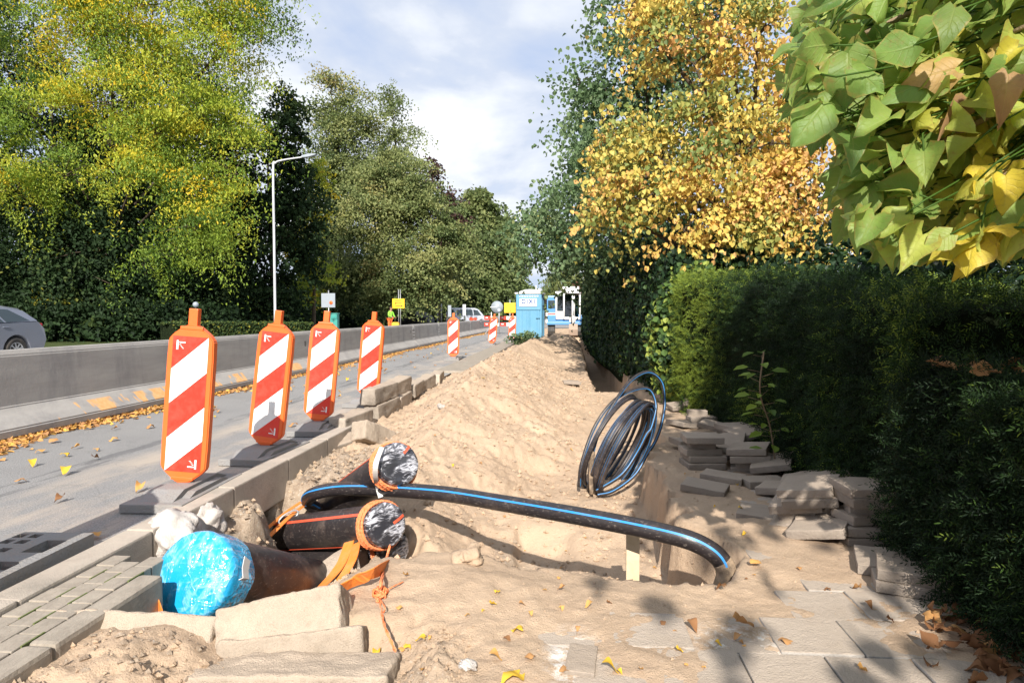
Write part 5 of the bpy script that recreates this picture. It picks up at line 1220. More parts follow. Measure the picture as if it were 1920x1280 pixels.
rg = np.random.default_rng(77)
Cs, As, Ns, Ls, Ts, stems = [], [], [], [], [], []
def add_leaf(base, d, nrm, L_, t, twig=None):
    Cs.append(base); As.append(d); Ns.append(nrm); Ls.append(L_); Ts.append(t); stems.append(twig)
# outline of the visible spray (photo pixels) used only to decide how far the branches reach
poly = [(1465, 160), (1480, 60), (1540, -30), (1990, -60), (1990, 450), (1890, 470), (1790, 480), (1700, 485), (1610, 455), (1580, 420), (1560, 350), (1575, 300), (1540, 235), (1495, 225)]
def inside(px, py):
    c = False; j = len(poly) - 1
    for i in range(len(poly)):
        xi, yi = poly[i]; xj, yj = poly[j]
        if (yi > py) != (yj > py) and px < (xj - xi) * (py - yi) / (yj - yi) + xi: c = not c
        j = i
    return c
cnt = 0
while cnt < 1500:
    px, py = rg.uniform(1420, 2000), rg.uniform(-80, 515)
    if not inside(px, py): continue
    Y = rg.uniform(1.9, 3.3); p = at(px, py, Y)
    yel = np.clip((px - 1540) / 300, 0, 1) * np.clip((py + 120) / 300, .3, 1); t = .20 + .56 * yel * rg.random() ** .6 + rg.normal(0, .10)
    if px > 1650 and 40 < py < 330 and rg.random() < .12: t = rg.uniform(.86, 1.0)
    if px > 1800 and 250 < py < 480 and rg.random() < .22: t = .76
    if py < 60 and rg.random() < .6: t = rg.uniform(.1, .5)
    d = np.array([-.75 + rg.normal(0, .5), -.30 + rg.normal(0, .5), -.42 + rg.normal(0, .38)]); nrm = np.array([-.15 + rg.normal(0, .65), -.35 + rg.normal(0, .65), .85 + rg.normal(0, .45)])
    p = p - Vector(tuple(unit(d))) * .05; add_leaf(np.array(p), d, nrm, rg.uniform(.062, .128), t); cnt += 1
for _ in range(130):                                  # a lower bough behind the camera's right shoulder
    p = np.array([1.62, -2.9, 3.6]) + rg.normal(0, 1, 3) * [.65, .9, .35]
    add_leaf(p, np.array([rg.normal(0, .6), rg.normal(0, .6), -.5]), np.array([rg.normal(0, .4), -.4 + rg.normal(0, .4), 1]), rg.uniform(.13, .20), np.clip(rg.normal(.35, .2), 0, 1))
# key leaves
for px, py, Y, d, L_, t in ((1590, 100, 1.9, (-.1, -.3, -1), .20, .18), (1545, 195, 1.9, (-.65, -.2, -.75), .19, .28), (1600, 130, 1.85, (.6, -.2, -.5), .14, .25), (1535, 205, 2.0, (-.15, 0, -1), .16, .08), (1885, 330, 1.9, (-.05, -.3, -1), .13, .78),
                            (1730, 440, 1.95, (-.45, -.3, -.6), .18, .50), (1640, 405, 1.95, (-.4, -.2, -.6), .15, .24), (1890, 140, 1.85, (-.2, -.3, -.7), .14, .95), (1790, 130, 1.9, (-.9, -.1, -.15), .16, .91), (1790, 15, 1.75, (-.3, -.4, -.6), .14, .05)):
    add_leaf(np.array(at(px, py, Y)), np.array(d), np.array((-.2, -.8, .5)) + rg.normal(0, .15, 3), L_ * .72, t)
# the rest of the crown, above and behind the camera: it shades the hedge and the footway
for _ in range(620):
    c_ = np.array([2.9, .3, 3.9]); dd = unit(rg.normal(0, 1, 3)); p = c_ + dd * np.array([1.9, 2.9, 1.15]) * rg.uniform(.35, 1) ** .5
    zp = p[2] - math.tan(SUN_EL) * (2.5 - p[1])
    if p[2] < 2.3 or p[0] < 1.0 or (.9 < zp < 2.75 and p[1] < 2.2): continue     # branches are open where the sun reaches the hanging spray
    pr = Vector(p) - camv; q = CR.transposed() @ pr
    d = np.array([dd[0] * .6 + rg.normal(0, .4), dd[1] * .6 + rg.normal(0, .4), -.6 + rg.normal(0, .3)]); add_leaf(p, d, np.array([rg.normal(0, .5), rg.normal(0, .5) - .3, 1]), rg.uniform(.15, .24), np.clip(rg.normal(.35, .22), 0, 1))
# foliage all along the boughs, back to the trunk
n0 = len(Cs)
while len(Cs) < n0 + 900:
    e = at(*[(1560, 90, 2.2), (1640, 330, 2.25), (1700, 200, 2.2), (1830, 180, 2.0), (1780, 380, 2.1), (1900, 60, 2.0)][rg.integers(6)]); s_ = Vector((3.1, 1.15, 2.3)); t_ = rg.uniform(-.15, .8)
    p = np.array(s_.lerp(e, t_)) + np.array([0, 0, .12]) + rg.normal(0, 1, 3) * [.30, .34, .26]
    q = CR.transposed() @ (Vector(p) - camv)
    if q.z < 0 and 960 - 1280 * q.x / q.z < 1985 and 640 + 1280 * q.y / q.z > -60: continue      # the hanging spray is already there
    add_leaf(p, np.array([-.4 + rg.normal(0, .6), rg.normal(0, .6), -.5 + rg.normal(0, .3)]), np.array([rg.normal(0, .6), -.3 + rg.normal(0, .6), .9]), rg.uniform(.09, .17), float(np.clip(rg.normal(.42, .2), 0, 1)))
V, F, T = big_leaf_cloud(np.array(Cs), np.array(As, float), np.array(Ns, float), np.array(Ls), np.array(Ts), 5)
o = np_mesh('crown', V, F, LM['catalpa'], T, True, cat_); o.location = -cb
for nm, arr in zip(('across', 'along'), big_leaf_cloud.uv): a = o.data.attributes.new(nm, 'FLOAT', 'POINT'); a.data.foreach_set('value', arr.astype(np.float32))
mb = MB(); tpts = smooth_path([cb, Vector((3.25, 1.25, 1.0)), Vector((3.15, 1.2, 2.0)), Vector((3.0, 1.0, 2.9))], 6); mb.tube([p - cb for p in tpts], [.13 - .05 * i / len(tpts) for i in range(len(tpts))], 12); mb.build('trunk', bark_m, cat_)
mb = MB()
for (px, py, Y) in ((1560, 90, 2.2), (1640, 330, 2.25), (1700, 200, 2.2), (1830, 180, 2.0), (1780, 380, 2.1), (1900, 60, 2.0)):
    e = at(px, py, Y); s = Vector((3.1, 1.15, 2.3)); mid = s.lerp(e, .55) + Vector((0, 0, .18))
    pp = smooth_path([s, mid, e], 8); mb.tube([p - cb for p in pp], [.035 - .029 * i / (len(pp) - 1) for i in range(len(pp))], 7)
mb.build('limbs', twig_m, cat_)
mb = MB()
for b0, d, L_ in list(zip(Cs, As, Ls))[:1100]:
    b0 = Vector(b0); d = Vector(d).normalized(); e = b0 - d * .12 + Vector((.10, .05, .04)) * rnd.uniform(.5, 1.4)
    mb.tube([b0 - cb, b0 - d * .06 - cb, e - cb], .0028, 4)
mb.build('leaf_stalks', LM['sapling'], cat_)

# ------------------------------------------------------------------ fallen leaves
def fallen_variant(k):
    rg = np.random.default_rng(300 + k)
    C = np.zeros((1, 3)); V, F, _ = big_leaf_cloud(C, np.array([[1.0, 0, 0]]), np.array([[0, 0, 1.0]]), np.array([1.0]), np.array([0.0]), 300 + k)
    V = V.copy(); V[:, 0] -= .45; V[:, 2] += .12 * np.sin(V[:, 0] * 5 + k) * (1 if k % 2 else -1) + .22 * V[:, 1] ** 2 * (2 if k % 3 else -1)
    V[:, 2] -= V[:, 2].min()
    return V, F
lv = {}
for k in range(4):
    for tname, t in (('brown', .12), ('orange', .55), ('yellow', .97), ('tan', .34)):
        V, F = fallen_variant(k); me = bpy.data.meshes.new('fallen_leaf'); me.from_pydata([tuple(p) for p in V], [], [tuple(int(i) for i in f) for f in F])
        a = me.attributes.new('tint', 'FLOAT', 'FACE'); a.data.foreach_set('value', np.full(len(F), t, np.float32)); me.materials.append(LM['litter'])
        me.polygons.foreach_set('use_smooth', [True] * len(F)); lv[(k, tname)] = me
def leaf(px, py, size, colr, label=None, group=None, k=None, z=None):
    g = gz(px, py, 0.0 if z is None else z)
    if z is None:
        if g.x > -2.22:
            for _ in range(8): g = gz(px, py, tz(g.x, g.y)); 
            zz_ = tz(g.x, g.y) + .003
        elif g.x > -2.35: g = gz(px, py, .05); zz_ = .055
        else: zz_ = .004
    else: zz_ = z
    o = link('fallen_leaf', lv[(rnd.randrange(4) if k is None else k, colr)]); o.location = (g.x, g.y, zz_); o.scale = (size,) * 3
    o.rotation_euler = (rnd.uniform(-.15, .15), rnd.uniform(-.15, .15), rnd.uniform(0, 6.28)); return tag(o, label, 'leaf', group)
FL = 'fallen leaves lying singly on the sand'
single = [(1350, 1110, .07, 'brown', 'rusty brown leaf beside the hole where the blue lined pipe enters'), (1415, 1060, .09, 'orange', 'long curled orange leaf right of the pipe hole'), (1398, 1180, .10, 'tan', 'large tan dried leaf with stalk, on the near footway sand'),
 (1300, 1182, .07, 'brown', 'dark brown curled leaf left of the large tan leaf'), (970, 1185, .07, 'yellow', 'yellow leaf in the middle of the near sand'), (930, 1238, .06, 'orange', 'bright orange curled leaf near the bottom centre'), (995, 1236, .055, 'tan', 'tan leaf right of the bright orange leaf'),
 (1062, 1262, .06, 'tan', 'tan leaf lying below the pale slab piece'), (1145, 1262, .075, 'yellow', 'yellow and brown leaf right of the pale slab piece'), (787, 1202, .055, 'yellow', 'yellow leaf right of the frayed rope tail'), (705, 1226, .06, 'yellow', 'flat yellow leaf left of the frayed rope tail'), (740, 1252, .06, 'orange', 'orange leaf on the dark soil by the kerb blocks'),
 (958, 1275, .12, 'yellow', 'large pale yellow leaf cut by the bottom edge'), (932, 1112, .045, 'yellow', 'small yellow leaf below the pit lip'), (980, 1136, .035, 'tan', 'small tan leaf below the pit lip'), (1103, 1140, .05, 'orange', 'orange leaf in the centre of the near sand'), (1228, 1065, .035, 'orange', 'small orange leaf on the pit floor by the stake'),
 (1085, 985, .04, 'yellow', 'yellow leaf on the pit floor under the blue lined pipe'), (1205, 1005, .035, 'yellow', 'yellow leaf right of the stake top'), (1550, 1108, .045, 'brown', 'small brown leaf on the right footway sand'), (1605, 1108, .06, 'tan', 'upright cream leaf on the right footway'), (1630, 1140, .05, 'brown', 'brown leaf at the edge of the footway shade'),
 (1620, 1265, .06, 'orange', 'orange leaf on the bare slabs at the bottom right'), (1470, 1208, .07, 'tan', 'tan leaf right of the large dried leaf'), (905, 713, .07, 'yellow', 'bright yellow leaf high on the sand heap'), (1052, 782, .05, 'yellow', 'yellow leaf on the sand left of the cable coil'), (1072, 846, .045, 'orange', 'orange leaf just left of the cable coil'), (958, 890, .04, 'yellow', 'yellow leaf halfway down the sand heap'),
 (700, 820, .05, 'yellow', 'yellow leaf among the fallen kerb blocks'), (645, 840, .05, 'yellow', 'yellow leaf on the soil below the kerb end'), (570, 905, .055, 'orange', 'orange leaf on the soil behind the pipes'), (535, 925, .05, 'yellow', 'yellow leaf on the soil left of the pipe bend'), (480, 980, .055, 'orange', 'orange leaf on the soil near the white lumps'), (280, 1030, .06, 'tan', 'tan leaf in the soil behind the blue capped pipe'),
 (60, 875, .10, 'yellow', 'bright yellow leaf on the asphalt near the barrier'), (265, 948, .08, 'orange', 'orange leaf against the foot of the nearest striped board'), (298, 955, .08, 'orange', 'orange leaf on the asphalt right beside the kerb'), (15, 1100, .09, 'yellow', 'yellow leaf inside the square hole of the rubber base'), (15, 1192, .06, 'tan', 'tan leaf on the paving at the bottom left edge'), (1382, 912, .04, 'yellow', 'yellow leaf right of the bluish loose slab'),
 (1390, 958, .05, 'yellow', 'yellow leaf beside the half buried slab'), (1475, 960, .05, 'orange', 'orange leaf between buried slab and slumped pile'), (1498, 1068, .04, 'tan', 'tan leaf on the footway left of the tall pile'), (1662, 942, .05, 'tan', 'tan leaf on top of the tall near pile'), (1470, 872, .05, 'orange', 'orange leaf caught in the hedge foot')]
for px, py, s, c_, lab in single:
    if lab.startswith('tan leaf on top'): continue
    leaf(px, py, s * .66, c_, lab, FL)
rr = random.Random(3)
for k in range(70):
    px, py = rr.uniform(720, 1420), rr.uniform(690, 1270)
    g = gz(px, py, 0)
    if py < 700 + abs(px - 900) * .2: continue
    leaf(px, py, rr.uniform(.014, .030), rr.choice(['yellow', 'orange', 'orange', 'tan', 'brown']), 'small yellow or brown leaf lying on the sand', 'small leaves dotted over the sand')
for k in range(150):
    Y = 2.6 + 22 * rr.random() ** 1.6; X = rr.uniform(-5.1, -2.5) if rr.random() < .45 else -5.2 + 1.5 * rr.random() ** 2
    o = link('fallen_leaf', lv[(rr.randrange(4), rr.choice(['orange', 'orange', 'tan', 'tan', 'brown', 'yellow']))]); o.location = (X, Y, .004); o.scale = (rr.uniform(.04, .085),) * 3; o.rotation_euler = (rr.uniform(-.2, .2), rr.uniform(-.2, .2), rr.uniform(0, 6.28))
    tag(o, 'dry orange or tan leaf lying on the asphalt lane', 'leaf', 'dry leaves strewn over the asphalt')
# drifts
def drift(name, X, Y, Z, s0, s1, t0, t1, seed, label):
    rg = np.random.default_rng(seed); n = len(X); C = np.stack([X, Y, Z], -1); Nn = rg.normal(0, .45, (n, 3)) + np.array([0, 0, 1]); A = rg.normal(0, 1, (n, 3)) * np.array([1, 1, .25]); Ln = rg.uniform(s0, s1, n)
    V, F = leaf_arrays(C, A, Nn, Ln, Ln * .7, .2); o = np_mesh(name, V, F, LM['litter'], np.tile(rg.uniform(t0, t1, n) ** 1.0, 2)); return tag(o, label, 'leaf litter', None, 'stuff')
n = 5200; yy = 5.2 + 40 * rg.random(n) ** 2.0; w_ = .05 + .36 * np.clip(fbm(yy * .55, yy * 0, 14, 3) + .55, .12, 1.1)
xx = -5.27 + np.abs(rg.normal(0, .55, n)) * w_
drift('leaf_litter', xx, yy, .006 + .035 * np.exp(-(xx + 5.25) / .16) * rg.random(n),   .04, .08, .18, .80, 15, 'drift of dry orange leaves along the foot of the concrete barrier')
n = 105; xx = 1.64 - np.abs(rg.normal(0, .12, n)); yy = 1.9 + 1.0 * rg.random(n)
V, F, T = big_leaf_cloud(np.stack([xx, yy, terrain(xx, yy) + .012 + .03 * rg.random(n)], -1), rg.normal(0, 1, (n, 3)) * [1, 1, .25], rg.normal(0, .4, (n, 3)) + [0, 0, 1], rg.uniform(.03, .075, n), np.where(rg.random(n) < .15, .4, rg.uniform(0, .10, n)), 61)
tag(np_mesh('leaf_litter', V, F, LM['litter'], T, True), 'brown leaf litter under the low hedge at the lower right', 'leaf litter', None, 'stuff')
n = 46; xx = rg.uniform(1.66, 2.5, n); yy = rg.uniform(2.3, 3.4, n)
drift('hedge_litter', xx, yy, np.full(n, .965) + .02 * rg.random(n), .05, .12, .05, .3, 18, 'brown leaves lying on the flat top of the low hedge')

# ------------------------------------------------------------------ street furniture beyond the barrier
def lamp(name, px, Y, h, arm, label):
    g = at(px, 600, Y); root = empty(name, (g.x, g.y, 0), 0, label, 'street lamp', 'street lamps')
    mb = MB(); pts = smooth_path([(0, 0, 0), (0, 0, h * .5), (0, 0, h - .45), (.10, 0, h - .12), (.42, 0, h), (arm, 0, h + .12)], 8)
    mb.tube(pts, [.060 - .03 * i / (len(pts) - 1) for i in range(len(pts))], 10); mb.build('post', pole_m, root)
    mb = MB(); mb.prism([(0, -.02), (.30, -.03), (.62, .02), (.66, .06), (.30, .10), (0, .06)], .22, 'y', 0, Matrix.Translation((arm - .02, 0, h + .11)) @ Matrix.Rotation(R(-6), 4, 'Y'), -.11)
    mb.build('lamp_head', signback_m, root); return root
lamp('street_lamp', 516, 29.5, 8.0, 1.35, 'tall grey street lamp with curved arm beyond the barrier')
lamp('street_lamp', 903, 84, 7.6, 1.2, 'distant pale street lamp near the far end of the barrier')
def post_sign(name, label, cat, px, py, Y, w, h, front, poles=(0,), marks=(), rz=0, shape='rect', cap_up=.15):
    g = at(px, py, Y); root = empty(name, (g.x, g.y, 0), R(rz), label, cat); mb = MB()
    for dx in poles: mb.tube([(dx, .05, 0), (dx, .05, g.z + h / 2 + cap_up)], .03, 8)
    mb.build('post', steel_m, root); mb = MB()
    if shape == 'rect': mb.box((0, 0, g.z), (w, .03, h), 0, bev=.008)
    else: mb.lathe([(w / 2, -.012), (w / 2, .012)], 36, 0, Matrix.Translation((0, 0, g.z)) @ Matrix.Rotation(R(90), 4, 'X'))
    mb.build('panel', front, root)
    if marks:
        mb = MB()
        for (mx, mz, mw, mh) in marks: mb.box((mx * w, -.018, g.z + mz * h), (mw * w, .006, mh * h))
        mb.build('sign_marks', dark_m, root)
    return root, g
r_, g = post_sign('traffic_sign', 'grey back of a square traffic sign with an orange sticker', 'traffic sign', 615.5, 563, 34, .72, .72, signback_m, (0,))
mb = MB(); mb.lathe([(.09, -.004), (.09, .004)], 16, 0, Matrix.Translation((.15, -.02, g.z - .12)) @ Matrix.Rotation(R(90), 4, 'X')); mb.build('sticker', orange_m, r_)
post_sign('detour_sign', 'yellow roadworks sign on two poles beyond the barrier', 'road sign', 747, 569, 50, .92, .72, yellow_m, (.0, .14), ((-.05, .28, .5, .05), (.0, .05, .55, .06), (-.22, .02, .12, .12), (.0, -.24, .5, .06), (.28, -.26, .12, .12)), 0, 'rect', .7)
post_sign('road_sign', 'plain yellow sign left of the portable toilet', 'road sign', 956, 577, 40, .66, .58, yellow_m, (.0,), ((.08, -.28, .09, .10),), 0, 'rect', .2)
r_, g = post_sign('round_sign', 'grey back of a round traffic sign behind the leaning beacon board', 'traffic sign', 932, 575.5, 42, .74, .74, signback_m, (.12,), (), 0, 'round', -.2)
mb = MB(); mb.box((-.22, -.022, g.z), (.40, .02, .04)); mb.build('bracket', white_p, r_)
mb = MB(); mb.box((.12, -.018, g.z - .18), (.14, .008, .12)); mb.build('sticker', white_p, r_)
for px, py, Y, lab in ((843, 583, 44, 'dark narrow marker panel left of the white van'), (870.5, 581, 46, 'grey narrow marker panel in front of the white van')):
    g = at(px, py, Y); root = empty('marker_post', (g.x, g.y, 0), 0, lab, 'marker post'); mb = MB(); mb.box((0, 0, g.z), (.22, .03, .75), 0, bev=.01); mb.build('panel', signback_m if px < 860 else pole_m, root)
    mb = MB(); mb.box((0, .03, g.z / 2), (.06, .03, g.z), 0); mb.build('post', black_m, root)
# traffic signal and a bare pole
g = at(820, 578, 62); root = empty('traffic_signal', (g.x, g.y, 0), 0, 'dark traffic signal head on a pole seen from behind', 'traffic signal'); mb = MB(); mb.tube([(0, 0, 0), (0, 0, 2.6)], .05, 8); mb.build('post', signback_m, root)
mb = MB(); mb.box((0, -.05, 2.25), (.36, .2, .95), 0, bev=.03); mb.build('signal_head', dark_m, root)
g = at(827.5, 585, 60); mb = MB(); mb.tube([(0, 0, 0), (0, 0, at(827, 560, 60).z)], .05, 8); o = mb.build('steel_pole', steel_m); o.location = (g.x, g.y, 0); tag(o, 'bare grey pole right of the dark signal head', 'pole')
# far signal mast with arm
g = at(1005, 560, 105); root = empty('signal_mast', (g.x, g.y, 0), 0, 'thin far mast with a horizontal arm above the toilet roof', 'mast'); hh = at(1005, 541, 105).z; mb = MB(); mb.tube([(0, 0, 0), (0, 0, hh + .5)], .09, 8); mb.build('post', pole_m, root)
mb = MB(); mb.tube([(0, 0, hh - .2), (2.4, 0, hh - .15)], .06, 8); mb.build('arm', pole_m, root)
# globe garden lamp
g = at(367, 571, 25); root = empty('globe_lamp', (g.x, g.y, 0), 0, 'round white globe lamp in the dark trees behind the nearest board', 'garden lamp'); mb = MB(); mb.tube([(0, 0, 0), (0, 0, g.z - .1)], .03, 8); mb.build('post', black_m, root)
mb = MB(); mb.lathe([(.11 * math.sin(a_), -.11 * math.cos(a_)) for a_ in np.linspace(.05, 3.09, 14)], 20, 0, Matrix.Translation((0, 0, g.z))); mb.build('globe', signback_m, root)
# teal cabinet
g = at(626, 606, 40); mb = MB(); mb.box((0, 0, .62), (.55, .4, 1.24), 0, bev=.04); mb.box((0, 0, 1.27), (.60, .46, .06), 0, bev=.02); o = mb.build('utility_cabinet', teal_m); o.location = (g.x, g.y, 0); tag(o, 'small teal cabinet behind the third striped board', 'cabinet')
# clipped hedge beyond the lane
ch = empty('clipped_hedge', (-14.8, 27, 0), 0, 'low clipped hedge beyond the road behind the barrier', 'hedge')
A_, B2 = at(330, 640, 24), at(585, 640, 31); dirv = (B2 - A_); dirv.z = 0
secs = []
mb = MB()
for t in np.linspace(0, 1, 9):
    p = A_ + dirv * t; hz = at(330 + 255 * t, 606, 24 + 7 * t).z
    secs.append((p, hz))
vs = []; fs = []
for p, hz in secs: vs += [(p.x + 14.8, p.y - 27, 0), (p.x + 14.8, p.y - 27, hz), (p.x + 14.8 - .9, p.y - 27 + .5, hz), (p.x + 14.8 - .9, p.y - 27 + .5, 0)]
for i in range(len(secs) - 1):
    for j in range(4): fs.append((i * 4 + j, i * 4 + (j + 1) % 4, (i + 1) * 4 + (j + 1) % 4, (i + 1) * 4 + j))
fs += [(0, 1, 2, 3), tuple(range(32, 36))]; mb.add(vs, fs); mb.build('core', M['hedge core'], ch)
n = 5200; t = rg.random(n); top_ = rg.random(n) < .45; hz = np.interp(t, np.linspace(0, 1, 9), [s[1] for s in secs])
C = np.stack([A_.x + dirv.x * t - np.where(top_, .9 * rg.random(n), 0), A_.y + dirv.y * t + np.where(top_, .5 * rg.random(n), 0) - .03, np.where(top_, hz, hz * rg.random(n))], -1) + rg.normal(0, .03, (n, 3))
V, F = leaf_arrays(C, rg.normal(0, 1, (n, 3)), rg.normal(0, .5, (n, 3)) + np.where(top_[:, None], [0, 0, 1.0], [.6, -.8, .2]), np.full(n, .11), np.full(n, .07)); o = np_mesh('foliage', V, F, LM['dark'], np.tile(.72 + rg.normal(0, .14, n), 2), False, ch); o.location = (14.8, -27, 0)

# red and white barrier planks
root = empty('plank_barrier', (at(908, 600, 43).x, 43, 0), 0, 'red and white plank barrier across the far end of the lane', 'barrier')
for zc_ in (at(930, 596, 43).z, at(930, 608, 43).z):
    mb = MB(); L_ = 2.6; seg = [0, .42, 1.0, 1.42, 2.0, 2.6]
    cols = [0, 1, 0, 1, 0]
    for i in range(5): mb.box(((seg[i] + seg[i + 1]) / 2, 0, zc_), (seg[i + 1] - seg[i], .03, .22), cols[i])
    for i in (0, 2): mb.box((seg[i] + .16, -.018, zc_ + .02), (.14, .006, .07), 1)
    mb.build('plank', [red_m, white_m], root)
for dx in (.45, 2.1):
    mb = MB(); mb.box((dx, .04, .68), (.05, .05, 1.36)); mb.build('post', white_p, root)
for dx in (.45, 2.1):
    mb = MB(); mb.tube(smooth_path([(dx - .35, -.4, 0), (dx, 0, .42), (dx + .35, .4, 0)], 6), .02, 6); mb.build('leg', steel_m, root)

# ------------------------------------------------------------------ portable toilet
def toilet():
    cx_ = at(994, 620, 31).x
    root = empty('portable_toilet', (cx_ - .02, 31.5, -.01), R(-4), 'blue portable toilet with white roof and lettered sign', 'portable toilet')
    root.scale = (1.06, 1.06, 1.05)
    W_, D_, H_ = 1.10, 1.10, 2.06
    mb = MB(); mb.box((0, 0, .10 + H_ / 2 - .05), (W_, D_, H_ - .10), 0, bev=.03); mb.build('body', bluepl_m, root)
    mb = MB(); mb.box((0, 0, .05), (W_ + .06, D_ + .06, .10), 0, bev=.02); mb.build('base', blueshade_m, root)
    d = MB(); y = -D_ / 2
    d.box((0, y - .012, .78), (W_ - .16, .024, 1.20), 0, bev=.01)
    for x_, w_ in ((-.44, .05), (-.09, .025), (.06, .025), (.42, .05)): d.box((x_, y - .032, .76), (w_, .03, 1.16), 0, bev=.006)
    d.box((0, y - .034, 1.40), (W_ - .10, .035, .07), 0, bev=.01)
    d.build('door', bluepl_m, root)
    g = MB()
    for x_ in (-.30, -.04, .02, .34): g.box((x_ + .02, y - .027, .76), (.012, .01, 1.14), 0)
    g.box((.02, y - .03, 1.352), (W_ - .14, .02, .016)); g.build('door_groove', blueshade_m, root)
    h = MB(); h.box((.40, y - .06, 1.02), (.16, .05, .06), 0, bev=.01); h.build('door_handle', blueshade_m, root)
    v_ = MB()
    for k in range(8): v_.box((-.38 + k * .108, y - .004, 1.955), (.07, .012, .05))
    v_.build('vent', white_p, root)
    s = MB(); s.box((-.02, y - .02, 1.68), (.74, .02, .34), 0, bev=.004); s.build('sign', white_p, root)
    sd_ = MB()
    for k in range(6): sd_.box((W_ / 2 + .006, -.35 + k * .14, 1.72), (.012, .08, .30))
    sd_.box((W_ / 2 + .01, -.5, .95), (.03, .05, 1.8)); sd_.box((W_ / 2 + .01, 0, .75), (.03, .05, 1.2)); sd_.box((W_ / 2 + .01, .4, .75), (.03, .05, 1.2)); sd_.build('side_vent', blueshade_m, root)
    rf = MB(); vs = []; fs = []
    ns_ = 12
    for i in range(ns_ + 1):
        for j in range(ns_ + 1):
            a_, b_ = i / ns_ * 2 - 1, j / ns_ * 2 - 1; vs.append((a_ * (W_ / 2 + .05), b_ * (D_ / 2 + .05), H_ + .03 + .20 * (1 - a_ * a_ * .9) * (1 - b_ * b_ * .9) ** .5 - .02))
    for i in range(ns_):
        for j in range(ns_): k = i * (ns_ + 1) + j; fs.append((k, k + ns_ + 1, k + ns_ + 2, k + 1))
    rf.add(vs, fs, 0, True); rf.box((0, 0, H_ + .02), (W_ + .10, D_ + .10, .06), 0, bev=.015); rf.box((.42, -.1, H_ + .16), (.12, .12, .14), 0, bev=.02)
    rf.build('roof', white_p, root)
    cu = bpy.data.curves.new('lettering', 'FONT'); cu.body = 'DIXI'; cu.size = .25; cu.align_x = 'CENTER'; cu.align_y = 'CENTER'; cu.extrude = .003; cu.space_character = 1.25; cu.offset = .010
    o = bpy.data.objects.new('tmp', cu); COL.objects.link(o); lme = bpy.data.meshes.new_from_object(o.evaluated_get(bpy.context.evaluated_depsgraph_get())); bpy.data.objects.remove(o); lme.materials.clear(); lme.materials.append(lettering_m); o = link('lettering', lme, root); o.location = (-.02, y - .036, 1.715); o.rotation_euler = (R(90), 0, 0)
    l2 = MB()
    for k in range(9): l2.box((-.30 + k * .07, y - .032, 1.56), (.04, .004, .02))
    l2.build('small_print', bluestripe_m, root)
toilet()

# ------------------------------------------------------------------ people
def skin_chain(nodes, edges, sub=2):
    """continuous body mesh from joints {name: ((x,y,z), (rx,ry))}"""
    me = bpy.data.meshes.new('tmp'); ids = {k: i for i, k in enumerate(nodes)}
    me.from_pydata([nodes[k][0] for k in nodes], [(ids[a_], ids[b_]) for a_, b_ in edges], [])
    o = bpy.data.objects.new('tmp', me); COL.objects.link(o)
    md = o.modifiers.new('skin', 'SKIN'); md.use_smooth_shade = True
    sv = me.skin_vertices[0].data
    for k, i in ids.items():
        r_ = nodes[k][1]; sv[i].radius = r_ if isinstance(r_, tuple) else (r_, r_)
    sv[0].use_root = True
    s = o.modifiers.new('sub', 'SUBSURF'); s.levels = sub; s.render_levels = sub
    dg = bpy.context.evaluated_depsgraph_get(); dg.update()
    out = bpy.data.meshes.new_from_object(o.evaluated_get(dg)); bpy.data.objects.remove(o); bpy.data.meshes.remove(me)
    return out
